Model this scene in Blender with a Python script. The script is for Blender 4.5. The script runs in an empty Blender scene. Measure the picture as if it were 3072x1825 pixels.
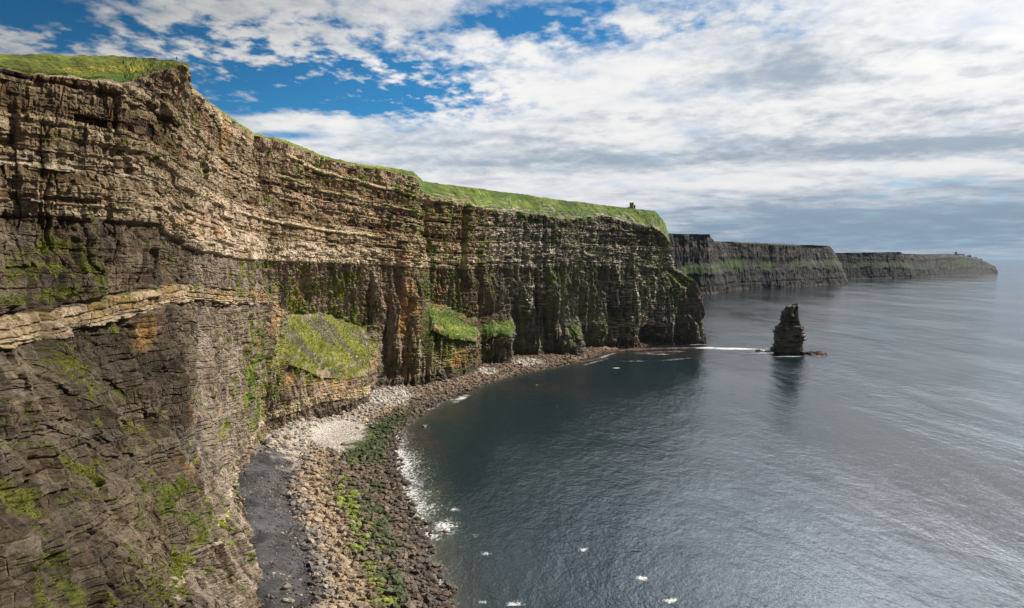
import bpy, math, random
import numpy as np
from mathutils import Vector

# ------------------------------------------------------------------ camera
C = bpy.context.scene
FULLW, FULLH, F = 3072.0, 1825.0, 2048.0
HOR = 775.0                                   # the sea horizon's row in the photograph
CAM_H = 126.0
PITCH = math.atan((FULLH / 2 - HOR) / F)
cam = bpy.data.cameras.new("camera")
cam.sensor_width = 36.0
cam.lens = 36.0 * F / FULLW
cam.clip_start = 1.0
cam.clip_end = 200000.0
cam_ob = bpy.data.objects.new("camera", cam)
C.collection.objects.link(cam_ob)
cam_ob.location = (0, 0, CAM_H)
cam_ob.rotation_euler = (math.radians(90) - PITCH, 0, 0)
C.camera = cam_ob
C.render.resolution_x, C.render.resolution_y = 1024, 608

# ------------------------------------------------------------------ light
SUN_AZ = math.radians(74)      # measured from +Y towards +X
SUN_EL = math.radians(42)
sun = bpy.data.lights.new("sun", 'SUN')
sun.energy = 5.0
sun.angle = math.radians(0.5)
sun.color = (1.0, 0.88, 0.73)
sun_ob = bpy.data.objects.new("sun", sun)
C.collection.objects.link(sun_ob)
sd = Vector((math.sin(SUN_AZ) * math.cos(SUN_EL), math.cos(SUN_AZ) * math.cos(SUN_EL), math.sin(SUN_EL)))
sun_ob.rotation_euler = sd.to_track_quat('Z', 'Y').to_euler()
C.view_settings.view_transform = 'Standard'
C.view_settings.look = 'None'
C.view_settings.exposure = 0.42
C.view_settings.gamma = 1.0
C.render.engine = 'CYCLES'


class NT:
    """small helper that writes node graphs as expressions"""
    def __init__(self, tree):
        self.t = tree
        self.n = tree.nodes
        self.l = tree.links

    def put(self, sock, v):
        if v is None:
            return
        if isinstance(v, bpy.types.NodeSocket):
            self.l.new(v, sock)
        else:
            if isinstance(v, (tuple, list)) and len(v) == 3 and len(sock.default_value) == 4:
                v = tuple(v) + (1.0,)
            sock.default_value = v

    def m(self, op, a, b=None, c=None, clamp=False):
        n = self.n.new('ShaderNodeMath')
        n.operation = op
        n.use_clamp = clamp
        self.put(n.inputs[0], a)
        self.put(n.inputs[1], b)
        if c is not None:
            self.put(n.inputs[2], c)
        return n.outputs[0]

    def vm(self, op, a, b=None, scale=None):
        n = self.n.new('ShaderNodeVectorMath')
        n.operation = op
        self.put(n.inputs[0], a)
        if b is not None:
            self.put(n.inputs[1], b)
        if scale is not None:
            self.put(n.inputs[3], scale)
        return n.outputs[0]

    def sm(self, x, a, b, lo=0.0, hi=1.0):
        n = self.n.new('ShaderNodeMapRange')
        n.interpolation_type = 'SMOOTHSTEP'
        self.put(n.inputs[0], x)
        self.put(n.inputs[1], a)
        self.put(n.inputs[2], b)
        self.put(n.inputs[3], lo)
        self.put(n.inputs[4], hi)
        return n.outputs[0]

    def mix(self, f, a, b, mode='MIX'):
        n = self.n.new('ShaderNodeMix')
        n.data_type = 'RGBA'
        n.blend_type = mode
        self.put(n.inputs[0], f)
        self.put(n.inputs[6], a)
        self.put(n.inputs[7], b)
        return n.outputs[2]

    def noise(self, v, scale, detail=4, rough=0.55, dist=0.0, out=0):
        n = self.n.new('ShaderNodeTexNoise')
        self.put(n.inputs['Vector'], v)
        n.inputs['Scale'].default_value = scale
        n.inputs['Detail'].default_value = detail
        n.inputs['Roughness'].default_value = rough
        n.inputs['Distortion'].default_value = dist
        return n.outputs[out]

    def vor(self, v, scale, feature='F1', rnd=1.0, out='Distance'):
        n = self.n.new('ShaderNodeTexVoronoi')
        n.feature = feature
        self.put(n.inputs['Vector'], v)
        n.inputs['Scale'].default_value = scale
        n.inputs['Randomness'].default_value = rnd
        return n.outputs[out]

    def comb(self, x, y, z):
        n = self.n.new('ShaderNodeCombineXYZ')
        for i, v in enumerate((x, y, z)):
            self.put(n.inputs[i], v)
        return n.outputs[0]

    def sep(self, v):
        n = self.n.new('ShaderNodeSeparateXYZ')
        self.put(n.inputs[0], v)
        return n.outputs

    def mapping(self, v, scale=(1, 1, 1), rot=(0, 0, 0), loc=(0, 0, 0)):
        n = self.n.new('ShaderNodeMapping')
        self.put(n.inputs[0], v)
        n.inputs['Location'].default_value = loc
        n.inputs['Rotation'].default_value = rot
        n.inputs['Scale'].default_value = scale
        return n.outputs[0]


# ------------------------------------------------------------------ sky
def build_world():
    w = bpy.data.worlds.new("World")
    C.world = w
    w.use_nodes = True
    w.node_tree.nodes.clear()
    g = NT(w.node_tree)
    tc = g.n.new('ShaderNodeTexCoord')
    d = tc.outputs['Generated']
    x, y, z = g.sep(d)
    sky = g.n.new('ShaderNodeTexSky')
    sky.sky_type = 'NISHITA'
    sky.sun_disc = False
    sky.sun_elevation = SUN_EL
    sky.sun_rotation = SUN_AZ
    sky.altitude = 100
    sky.air_density = 1.0
    sky.dust_density = 0.3
    sky.ozone_density = 3.0
    blue = g.mix(1.0, sky.outputs[0], (0.022, 0.072, 0.098), 'MULTIPLY')
    yy = g.m('MAXIMUM', y, 0.05)
    tx = g.m('DIVIDE', x, yy)
    tz = g.m('DIVIDE', z, yy)

    def blob(xd, yd, rx, ry, amp, ang=0.0):
        cx = (xd * 1.2298 - 1536) / 2048
        cz = (775 - yd * 1.2298) / 2048
        dx = g.m('SUBTRACT', tx, cx)
        dz = g.m('SUBTRACT', tz, cz)
        if ang:
            ca, sa = math.cos(ang), math.sin(ang)
            dx, dz = (g.m('ADD', g.m('MULTIPLY', dx, ca), g.m('MULTIPLY', dz, sa)),
                      g.m('SUBTRACT', g.m('MULTIPLY', dz, ca), g.m('MULTIPLY', dx, sa)))
        a = g.m('POWER', g.m('ABSOLUTE', g.m('MULTIPLY', dx, 1665.0 / rx)), 2.0)
        b = g.m('POWER', g.m('ABSOLUTE', g.m('MULTIPLY', dz, 1665.0 / ry)), 2.0)
        e = g.m('EXPONENT', g.m('MULTIPLY', g.m('ADD', a, b), -1.0))
        return g.m('MULTIPLY', e, amp)

    def total(items):
        r = items[0]
        for i in items[1:]:
            r = g.m('ADD', r, i)
        return r
    zz = g.m('ADD', g.m('MAXIMUM', z, 0.0), 0.12)
    P = g.comb(g.m('DIVIDE', x, zz), g.m('DIVIDE', y, zz), 0.0)
    nbig = g.noise(P, 0.9, 6, 0.55, 0.3)
    nmid = g.noise(g.vm('ADD', P, (5.3, 2.1, 0)), 3.2, 7, 0.6, 0.2)
    ncell = g.noise(g.mapping(P, (1.0, 0.8, 1), (0, 0, 0.5)), 12.0, 5, 0.52, 0.1)
    nfine = g.noise(P, 26.0, 4, 0.6)
    cover = total([
        blob(80, 45, 160, 60, -0.95), blob(250, 105, 90, 25, -0.35), blob(30, 105, 130, 20, 0.45),
        blob(760, 235, 290, 50, -0.95, -0.10), blob(560, 270, 110, 50, -0.50), blob(620, 245, 30, 16, 0.6),
        blob(1290, 62, 230, 60, -0.62, 0.12), blob(1170, 105, 60, 26, 0.35), blob(1480, 110, 90, 30, -0.30), blob(1010, 200, 110, 50, -0.35), blob(330, 10, 60, 18, -0.25),
        blob(730, 300, 130, 14, 0.55), blob(700, 335, 120, 12, -0.55), blob(1700, 25, 120, 20, -0.30),
        blob(1530, 70, 50, 25, 0.6), blob(620, 90, 330, 70, 0.02), blob(1200, 150, 120, 40, 0.1)])
    # unseen sky above the frame, blue left and white right to tone sea reflections
    high = g.m('MULTIPLY', g.sm(z, 0.40, 0.60), g.sm(x, 0.10, 0.62, 1.0, 0.0))
    cover = g.m('SUBTRACT', cover, g.m('MULTIPLY', high, 0.55))
    fieldcells = total([blob(560, 110, 440, 120, 1.0), blob(1050, 260, 260, 60, 0.5), blob(1350, 80, 300, 70, 0.6), blob(1750, 60, 300, 60, 0.5), blob(40, 110, 200, 40, 0.7), blob(900, 210, 300, 70, 0.8)])
    fieldcells = g.m('MINIMUM', fieldcells, 1.0)
    d0 = total([g.m('MULTIPLY', g.m('SUBTRACT', nbig, 0.5), 0.7),
                g.m('MULTIPLY', g.m('SUBTRACT', nmid, 0.5), 1.0), 0.86, cover])
    d1 = total([g.m('MULTIPLY', g.m('SUBTRACT', ncell, 0.5), 3.0),
                g.m('MULTIPLY', g.m('SUBTRACT', nfine, 0.5), 0.9),
                g.m('MULTIPLY', g.m('SUBTRACT', nmid, 0.5), 1.2), 0.57, g.m('MULTIPLY', cover, 0.9)])
    dens = total([g.m('MULTIPLY', d0, g.m('SUBTRACT', 1.0, fieldcells)), g.m('MULTIPLY', d1, fieldcells)])
    mask = g.sm(dens, 0.14, 0.84)
    # light and dark of the cloud itself
    shade_n = g.noise(g.mapping(P, (1.0, 1.25, 1), (0, 0, -0.2), (3, 7, 0)), 1.9, 8, 0.6, 0.2)
    shade_f = g.noise(g.mapping(P, (1, 1, 1), (0, 0, 0), (9, 1, 0)), 7.0, 6, 0.6)
    bias = total([
        blob(2200, 545, 500, 60, 1.0), blob(1450, 398, 420, 20, 0.5), blob(2250, 360, 460, 30, 0.7, 0.03),
        blob(1900, 190, 190, 60, 0.45), blob(2330, 130, 90, 26, 0.4), blob(2340, 190, 70, 18, 0.4), blob(2150, 120, 80, 24, 0.3), blob(2450, 460, 220, 20, 0.30),
        blob(1250, 200, 300, 90, -0.55), blob(1700, 445, 300, 14, -0.45), blob(2100, 410, 420, 11, -0.5),
        blob(2330, 70, 200, 90, -0.45), blob(1150, 350, 200, 14, 0.22), blob(1900, 300, 350, 60, -0.10),
        blob(1900, 590, 700, 30, 0.22), blob(1300, 470, 300, 14, -0.12), blob(550, 100, 420, 150, -0.28)])
    lowk = g.sm(tz, 0.04, 0.22, 0.25, 1.0)
    sh = total([g.m('MULTIPLY', g.m('SUBTRACT', shade_n, 0.5), 1.7),
                g.m('MULTIPLY', g.m('MULTIPLY', g.m('SUBTRACT', shade_f, 0.5), 1.3), lowk), g.m('MULTIPLY', g.m('MULTIPLY', g.m('SUBTRACT', ncell, 0.5), 0.7), lowk), 0.32, bias])
    sh = g.sm(sh, 0.0, 1.0)
    white = g.mix(g.sm(tz, 0.0, 0.28), (0.74, 0.745, 0.755), (0.86, 0.85, 0.84))
    grey = g.mix(g.sm(tz, 0.0, 0.22), (0.215, 0.30, 0.405), (0.35, 0.42, 0.50))
    cloud = g.mix(sh, white, grey)
    # thin edges are a little greyer than the cores
    cloud = g.mix(g.m('MULTIPLY', g.sm(dens, 0.5, 1.0, 1.0, 0.0), 0.35), cloud, (0.50, 0.58, 0.68))
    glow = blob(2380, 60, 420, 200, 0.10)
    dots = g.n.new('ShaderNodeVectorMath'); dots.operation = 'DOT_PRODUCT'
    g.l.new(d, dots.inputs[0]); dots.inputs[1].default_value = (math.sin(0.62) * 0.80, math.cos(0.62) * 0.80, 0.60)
    side = g.m('MULTIPLY', g.sm(dots.outputs['Value'], 0.86, 1.0), g.m('MULTIPLY', g.sm(z, 0.32, 0.46), 9.5))  # glow added above the frame at right to brighten the sea
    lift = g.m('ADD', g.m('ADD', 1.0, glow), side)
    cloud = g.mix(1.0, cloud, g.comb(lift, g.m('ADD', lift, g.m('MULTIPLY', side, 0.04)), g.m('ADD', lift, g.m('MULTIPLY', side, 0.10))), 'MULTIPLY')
    # unseen sky behind and overhead, dimmed so it fills the shadows less
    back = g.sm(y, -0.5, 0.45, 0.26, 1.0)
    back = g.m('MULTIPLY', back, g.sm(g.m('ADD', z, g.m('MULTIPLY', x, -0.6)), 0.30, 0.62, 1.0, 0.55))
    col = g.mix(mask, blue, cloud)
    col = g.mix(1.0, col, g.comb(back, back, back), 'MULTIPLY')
    horizon = g.sm(z, 0.0, 0.028, 0.62, 0.0)
    col = g.mix(horizon, col, (0.24, 0.34, 0.45))
    col = g.mix(1.0, col, (0.81, 0.81, 0.81), 'MULTIPLY')
    bg = g.n.new('ShaderNodeBackground')
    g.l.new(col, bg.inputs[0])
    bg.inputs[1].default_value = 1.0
    out = g.n.new('ShaderNodeOutputWorld')
    g.l.new(bg.outputs[0], out.inputs[0])


build_world()

# ------------------------------------------------------------------ helpers
D2F = 3072.0 / 2498.0


def ray(xd, yd):
    """direction of a point measured on the photograph (working units: 2498 px wide)"""
    cx, cy = (xd * D2F - FULLW / 2) / F, -(yd * D2F - FULLH / 2) / F
    cp, sp = math.cos(PITCH), math.sin(PITCH)
    return np.array([cx, cp + cy * sp, -sp + cy * cp])


def PY(xd, yd, Y):
    r = ray(xd, yd)
    return np.array([r[0], r[1], r[2]]) * (Y / r[1]) + np.array([0, 0, CAM_H])


def PZ(xd, yd, z):
    r = ray(xd, yd)
    return r * ((z - CAM_H) / r[2]) + np.array([0, 0, CAM_H])


def toimg(p):
    cp, sp = math.cos(PITCH), math.sin(PITCH)
    X, Y, Z = p[..., 0], p[..., 1], p[..., 2] - CAM_H
    depth = np.maximum(Y * cp - Z * sp, 1.0)
    up = Y * sp + Z * cp
    return (X / depth * F + FULLW / 2) / D2F, (FULLH / 2 - up / depth * F) / D2F


def H(*k):
    """hash of integer arrays -> [0,1)"""
    r = np.zeros(np.broadcast(*k).shape, dtype=np.uint32) + np.uint32(0x9E3779B9)
    for i, a in enumerate(k):
        a = np.asarray(a).astype(np.int64).astype(np.uint32)
        r = r ^ (a * np.uint32(0x85EBCA6B) + np.uint32(i * 7919 + 13))
        r = (r ^ (r >> np.uint32(15))) * np.uint32(0x2C1B3C6D)
        r = (r ^ (r >> np.uint32(12))) * np.uint32(0x297A2D39)
        r = r ^ (r >> np.uint32(15))
    return r.astype(np.float32) / np.float32(4294967296.0)


_TAB = np.random.RandomState(7).rand(1024 * 1024).astype(np.float32)


def vn2(x, y, seed=0):
    x = np.asarray(x, np.float32) + np.float32((seed * 37) % 991)
    y = np.asarray(y, np.float32) + np.float32((seed * 53) % 983)
    xf, yf = np.floor(x), np.floor(y)
    fx, fy = x - xf, y - yf
    fx = fx * fx * (3 - 2 * fx)
    fy = fy * fy * (3 - 2 * fy)
    xi = xf.astype(np.int32) & 1023
    yi = yf.astype(np.int32) & 1023
    x1 = (xi + 1) & 1023
    y0 = yi << 10
    y1 = ((yi + 1) & 1023) << 10
    a = _TAB[y0 + xi]; b = _TAB[y0 + x1]
    c = _TAB[y1 + xi]; d = _TAB[y1 + x1]
    a = a + (b - a) * fx
    c = c + (d - c) * fx
    return a + (c - a) * fy


def fbm(x, y, seed=0, oct=4, gain=0.5):
    r, a, t = 0, 1.0, 0
    for o in range(oct):
        r = r + a * (vn2(x, y, seed + o * 17) - 0.5)
        t += a * 0.5
        a *= gain
        x, y = x * 2.03 + 11.7, y * 2.03 - 5.3
    return r / t


def ridge(x, y, seed=0, oct=3):
    r, a, t = 0, 1.0, 0
    for o in range(oct):
        r = r + a * (1 - np.abs(2 * vn2(x, y, seed + o * 31) - 1) * 2)
        t += a
        a *= 0.5
        x, y = x * 2.1 + 3.7, y * 2.1 + 8.1
    return r / t


def ss(x, a, b):
    t = np.clip((x - a) / (b - a), 0, 1)
    return t * t * (3 - 2 * t)


def beds(q, T, seed):
    """bed number and distance (m) to the nearest bedding plane, with uneven bed thickness"""
    rs = np.random.RandomState(seed)
    th = T * (0.35 + 1.3 * rs.rand(int(900 / T)) ** 1.5)
    e = np.cumsum(th) - 60
    i = np.searchsorted(e, q)
    i = np.clip(i, 1, len(e) - 1)
    return i, np.minimum(q - e[i - 1], e[i] - q), (q - e[i - 1]) / (e[i] - e[i - 1])


def blocks(s, q, T, W, seed):
    b, dz, fz = beds(q, T, seed)
    w = W * (0.5 + 1.3 * H(b, np.int64(seed)))
    ph = (s + 97.0 * H(b, np.int64(seed + 1))) / w
    k = np.floor(ph)
    fr = ph - k
    return H(b, k, np.int64(seed + 2)), dz, np.minimum(fr, 1 - fr) * w, b, fz


def mesh_from(name, verts, faces_quads, material, cols=None, smooth=False, kind='structure'):
    me = bpy.data.meshes.new(name)
    nv, nf = len(verts), len(faces_quads)
    me.vertices.add(nv)
    me.vertices.foreach_set('co', verts.astype(np.float32).ravel())
    k = faces_quads.shape[1]
    me.loops.add(nf * k)
    me.loops.foreach_set('vertex_index', faces_quads.astype(np.int32).ravel())
    me.polygons.add(nf)
    me.polygons.foreach_set('loop_start', np.arange(0, nf * k, k, dtype=np.int32))
    me.polygons.foreach_set('loop_total', np.full(nf, k, dtype=np.int32))
    me.update(calc_edges=True)
    if cols is not None:
        at = me.color_attributes.new('Col', 'FLOAT_COLOR', 'POINT')
        c4 = np.ones((nv, 4), np.float32)
        c4[:, :cols.shape[1]] = cols
        at.data.foreach_set('color', c4.ravel())
    me.polygons.foreach_set('use_smooth', np.full(nf, smooth))
    me.materials.append(material)
    ob = bpy.data.objects.new(name, me)
    C.collection.objects.link(ob)
    if kind:
        ob['kind'] = kind
    return ob


def tag(o, label=None, cat=None, group=None, kind=None):
    for k, v in (('label', label), ('category', cat), ('group', group), ('kind', kind)):
        if v:
            o[k] = v
    return o


def split(verts, quads, cols, sel):
    f = quads[sel]
    used, inv = np.unique(f, return_inverse=True)
    return verts[used], inv.reshape(f.shape), cols[used]


# ------------------------------------------------------------------ materials
def new_mat(name):
    m = bpy.data.materials.new(name)
    m.use_nodes = True
    m.node_tree.nodes.clear()
    g = NT(m.node_tree)
    b = g.n.new('ShaderNodeBsdfPrincipled')
    o = g.n.new('ShaderNodeOutputMaterial')
    g.l.new(b.outputs[0], o.inputs[0])
    return m, g, b


def rock_mat(name, fine=1.0, bump=0.5, rough=0.9, contrast=1.0, dist=0.5, strata=0.0):
    m, g, b = new_mat(name)
    at = g.n.new('ShaderNodeAttribute')
    at.attribute_name = 'Col'
    geo = g.n.new('ShaderNodeNewGeometry')
    p = geo.outputs['Position']
    n1 = g.noise(g.mapping(p, (1, 1, 2.2)), 0.9 * fine, 6, 0.72)
    n2 = g.noise(g.mapping(p, (1, 1, 0.22)), 0.45 * fine, 5, 0.68)
    k = g.m('ADD', g.m('MULTIPLY', g.m('SUBTRACT', n1, 0.5), 2.0 * contrast),
            g.m('MULTIPLY', g.m('SUBTRACT', n2, 0.5), 1.6 * contrast))
    hgt = g.noise(g.mapping(p, (1, 1, 2.8)), 1.6 * fine, 6, 0.7)
    if strata:
        # thin bedding: colour and relief of the individual laminae
        x, y, z = g.sep(p)
        warp = g.m('MULTIPLY', g.m('SUBTRACT', g.noise(p, 0.03, 4, 0.6), 0.5), 9.0)
        zz = g.m('ADD', z, warp)
        st = g.noise(g.comb(g.m('MULTIPLY', x, 0.05), g.m('MULTIPLY', y, 0.05), g.m('MULTIPLY', zz, 0.9)), 1.0, 7, 0.75)
        msk = g.sm(g.noise(p, 0.045, 3, 0.6), 0.35, 0.6, 0.35, 1.0)
        k = g.m('ADD', k, g.m('MULTIPLY', g.m('MULTIPLY', g.m('SUBTRACT', st, 0.5), 3.4 * strata), msk))
        hgt = g.m('ADD', hgt, g.m('MULTIPLY', g.m('MULTIPLY', st, 2.2 * strata), msk))
        crk = g.vor(g.mapping(p, (1, 1, 0.35)), 0.33, 'DISTANCE_TO_EDGE')
        crm = g.sm(g.noise(p, 0.06, 3, 0.6), 0.45, 0.62)
        hgt = g.m('SUBTRACT', hgt, g.m('MULTIPLY', g.sm(crk, 0.0, 0.09, 1.0, 0.0), g.m('MULTIPLY', crm, 0.9)))
    k = g.m('MAXIMUM', g.m('ADD', 1.0, k), 0.22)
    col = g.mix(1.0, at.outputs[0], g.comb(k, k, k), 'MULTIPLY')
    g.l.new(col, b.inputs['Base Color'])
    b.inputs['Roughness'].default_value = rough
    b.inputs['Specular IOR Level'].default_value = 0.25
    bp = g.n.new('ShaderNodeBump')
    bp.inputs['Strength'].default_value = bump
    bp.inputs['Distance'].default_value = dist
    g.l.new(hgt, bp.inputs['Height'])
    g.l.new(bp.outputs[0], b.inputs['Normal'])
    return m


def grass_mat(name, dist=0.6):
    m, g, b = new_mat(name)
    at = g.n.new('ShaderNodeAttribute')
    at.attribute_name = 'Col'
    geo = g.n.new('ShaderNodeNewGeometry')
    p = geo.outputs['Position']
    n1 = g.noise(p, 0.5, 6, 0.7)
    n2 = g.noise(p, 0.07, 4, 0.6)
    k = g.m('ADD', 1.0, g.m('ADD', g.m('MULTIPLY', g.m('SUBTRACT', n1, 0.5), 2.2),
                            g.m('MULTIPLY', g.m('SUBTRACT', n2, 0.5), 0.9)))
    col = g.mix(1.0, at.outputs[0], g.comb(k, k, k), 'MULTIPLY')
    g.l.new(col, b.inputs['Base Color'])
    b.inputs['Roughness'].default_value = 0.95
    b.inputs['Specular IOR Level'].default_value = 0.15
    bp = g.n.new('ShaderNodeBump')
    bp.inputs['Strength'].default_value = 0.9
    bp.inputs['Distance'].default_value = dist
    g.l.new(g.noise(p, 0.9, 6, 0.75), bp.inputs['Height'])
    g.l.new(bp.outputs[0], b.inputs['Normal'])
    return m


M_ROCK = rock_mat('cliff_rock', bump=0.95, dist=0.9, contrast=1.3, strata=0.70)
M_FAR = rock_mat('far_cliff_rock', fine=0.35, bump=0.6, dist=2.0)
M_GRASS = grass_mat('cliff_grass')
M_STACK = rock_mat('stack_rock', fine=0.8, bump=0.9, dist=0.9, strata=1.3)

#COLOURS
# ------------------------------------------------------------------ the main cliff
# Each rib of the cliff: foot, lower band, foot of the grass aprons, middle band, brow of the
# lower cliff, foot of the upper beds, rock edge, skyline.
# (x, y, 'Y', distance) or (x, y, 'z', height) ; None = in between ; ('w', X, Y, Z) = world
def Yp(x, y, Y): return PY(x, y, Y)
def Zp(x, y, z): return PZ(x, y, z)
def Wp(x, y, z): return np.array([x, y, z], float)


RIBS = [
    [Wp(-50, 60, 3), Wp(-68, 62, 50), None, Wp(-165, 110, 112), None, Wp(-180, 130, 140), Wp(-190, 150, 186), Wp(-225, 165, 204)],
    [Wp(-62, 130, 3), Wp(-80, 135, 50), None, Yp(0, 770, 172), None, Yp(0, 520, 205), Yp(0, 166, 215), Yp(0, 131, 252)],
    [Wp(-70, 168, 3), Zp(400, 1430, 45), None, Yp(150, 745, 200), None, Yp(150, 530, 215), Yp(150, 188, 227), Yp(150, 133, 275)],
    [Wp(-78, 200, 4), Zp(480, 1345, 40), None, Yp(300, 715, 228), None, Yp(300, 542, 235), Yp(300, 210, 238), Yp(300, 137, 300)],
    [Zp(636, 1484, 5), Zp(520, 1288, 38), None, Yp(400, 694, 262), None, Yp(395, 552, 266), Yp(365, 184, 264), Yp(370, 143, 300)],
    [Zp(628, 1390, 5), Zp(550, 1230, 34), None, Yp(440, 690, 288), None, Yp(438, 580, 292), Yp(461, 158, 285), Yp(455, 153, 292)],
    [Zp(608, 1290, 6), Zp(562, 1188, 30), None, Yp(490, 698, 310), None, Yp(475, 608, 314), Yp(464, 215, 322), Yp(466, 212, 332)],
    [Zp(577, 1195, 8), Zp(585, 1105, 26), None, Yp(570, 708, 365), None, Yp(570, 627, 370), Yp(536, 272, 378), Yp(537, 269, 388)],
    [Zp(657, 1085, 6), Zp(640, 1015, 24), None, Yp(650, 715, 438), None, Yp(640, 633, 440), Yp(620, 331, 452), Yp(624, 327, 466)],
    [Zp(712, 1062, 5), Zp(700, 985, 26), Yp(697, 880, 476), Yp(705, 770, 506), Yp(705, 725, 500), Yp(700, 636, 478), Yp(700, 350, 480), Yp(700, 343, 500)],
    [Zp(815, 1015, 5), Zp(800, 957, 24), Yp(790, 922, 524), Yp(800, 765, 587), Yp(800, 720, 580), Yp(800, 640, 557), Yp(800, 390, 556), Yp(800, 384, 576)],
    [Zp(905, 984, 4), Yp(903, 945, 583), Yp(900, 915, 589), Yp(885, 800, 648), Yp(885, 750, 645), Yp(885, 643, 622), Yp(885, 409, 616), Yp(885, 402, 636)],
    [Zp(912, 945, 4), Yp(925, 920, 650), Yp(930, 880, 655), Yp(930, 780, 660), None, Yp(930, 645, 655), Yp(935, 416, 648), Yp(935, 406, 670)],
    [Zp(1035, 942, 3), Yp(1035, 905, 662), Yp(1035, 860, 668), Yp(1030, 750, 700), None, Yp(1020, 650, 700), Yp(1012, 432, 705), Yp(1010, 420, 720)],
    [Zp(1050, 940, 3), Yp(1050, 905, 664), Yp(1052, 796, 690), Yp(1045, 752, 716), Yp(1050, 740, 740), Yp(1045, 652, 742), Yp(1034, 474, 748), Yp(1032, 442, 780)],
    [Zp(1100, 932, 3), Yp(1100, 900, 680), Yp(1100, 820, 692), Yp(1092, 757, 730), Yp(1092, 745, 752), Yp(1090, 655, 756), Yp(1100, 486, 775), Yp(1100, 452, 835)],
    [Zp(1163, 912, 3), Yp(1168, 880, 728), Yp(1168, 830, 733), Yp(1150, 800, 758), Yp(1150, 775, 778), Yp(1150, 655, 779), Yp(1160, 503, 800), Yp(1160, 459, 865)],
    [Zp(1174, 890, 4), Yp(1176, 870, 782), Yp(1176, 835, 782), Yp(1178, 800, 786), Yp(1182, 765, 800), Yp(1180, 655, 802), Yp(1185, 510, 820), Yp(1180, 462, 885)],
    [Zp(1200, 893, 3), Yp(1200, 865, 784), Yp(1200, 818, 788), Yp(1198, 772, 812), Yp(1198, 745, 816), Yp(1198, 655, 816), Yp(1200, 514, 835), Yp(1200, 465, 900)],
    [Zp(1244, 890, 3), Yp(1246, 865, 789), Yp(1246, 818, 792), Yp(1222, 796, 815), Yp(1216, 765, 830), Yp(1216, 655, 832), Yp(1232, 517, 855), Yp(1232, 469, 918)],
    [Zp(1252, 870, 3), Yp(1256, 840, 856), Yp(1257, 812, 858), Yp(1257, 770, 860), None, Yp(1257, 652, 858), Yp(1262, 519, 885), Yp(1262, 472, 940)],
    [Zp(1352, 868, 3), Yp(1352, 840, 862), None, Yp(1350, 770, 868), None, Yp(1350, 650, 880), Yp(1350, 530, 910), Yp(1350, 485, 968)],
    [Zp(1364, 868, 3), Yp(1364, 840, 864), Yp(1366, 810, 870), Yp(1366, 780, 882), None, Yp(1366, 650, 890), Yp(1370, 533, 915), Yp(1370, 488, 975)],
    [Zp(1418, 873, 2), Yp(1418, 850, 858), Yp(1416, 830, 862), Yp(1380, 782, 888), None, Yp(1386, 650, 900), Yp(1395, 534, 925), Yp(1395, 491, 985)],
    [Zp(1422, 855, 2), Yp(1424, 840, 925), None, Yp(1424, 770, 926), None, Yp(1424, 651, 930), Yp(1430, 532, 955), Yp(1430, 495, 1008)],
    [Zp(1476, 850, 2), Yp(1474, 830, 930), Yp(1470, 815, 936), Yp(1460, 775, 945), None, Yp(1460, 652, 948), Yp(1470, 526, 978), Yp(1470, 500, 1030)],
    [Zp(1480, 847, 2), None, None, Yp(1482, 770, 960), None, Yp(1482, 653, 962), Yp(1490, 528, 985), Yp(1490, 503, 1040)],
    [Zp(1545, 845, 2), None, None, Yp(1545, 765, 962), None, Yp(1540, 654, 972), Yp(1545, 543, 1000), Yp(1545, 509, 1062)],
    [Zp(1610, 841, 1), None, None, Yp(1608, 760, 988), None, Yp(1600, 655, 996), Yp(1590, 553, 1006), Yp(1598, 515, 1066)],
    [Zp(1690, 838.5, 1), None, None, Yp(1682, 748, 1008), Yp(1672, 692, 1010), Yp(1634, 655, 1012), Yp(1622, 575, 1016), Yp(1618, 538, 1050)],
    [Zp(1724, 838, 0), None, None, Yp(1714, 748, 1014), Yp(1700, 688, 1016), Yp(1646, 657, 1020), Yp(1635, 592, 1026), Yp(1624, 550, 1056)],
    [Wp(296, 1060, 0), None, None, Wp(286, 1062, 59), Wp(274, 1060, 93), Wp(240, 1060, 122), Wp(225, 1062, 152), Wp(215, 1072, 172)],
    [Wp(262, 1150, 0), None, None, Wp(250, 1150, 59), Wp(240, 1150, 93), Wp(215, 1150, 122), Wp(200, 1140, 172), Wp(180, 1125, 200)],
    [Wp(120, 1400, 0), None, None, Wp(110, 1400, 59), None, Wp(95, 1400, 122), Wp(80, 1390, 172), Wp(40, 1380, 198)],
]


def fill(r):
    r = list(r)
    i = 0
    while i < len(r):
        if r[i] is None:
            j = i
            while r[j] is None:
                j += 1
            a, b = r[i - 1], r[j]
            for k in range(i, j):
                r[k] = a + (b - a) * (k - i + 1) / (j - i + 1)
            i = j
        i += 1
    return r


def box(a, n, axis=0):
    """moving average along an axis, ends held"""
    if n < 1:
        return a
    pad = [(0, 0)] * a.ndim
    pad[axis] = (n, n)
    p = np.pad(a, pad, mode='edge')
    c = np.cumsum(p, axis=axis)
    c = np.insert(c, 0, 0, axis=axis)
    sl1 = [slice(None)] * a.ndim
    sl2 = [slice(None)] * a.ndim
    w = 2 * n + 1
    sl1[axis] = slice(w, None)
    sl2[axis] = slice(None, -w)
    return (c[tuple(sl1)] - c[tuple(sl2)]) / w


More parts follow.
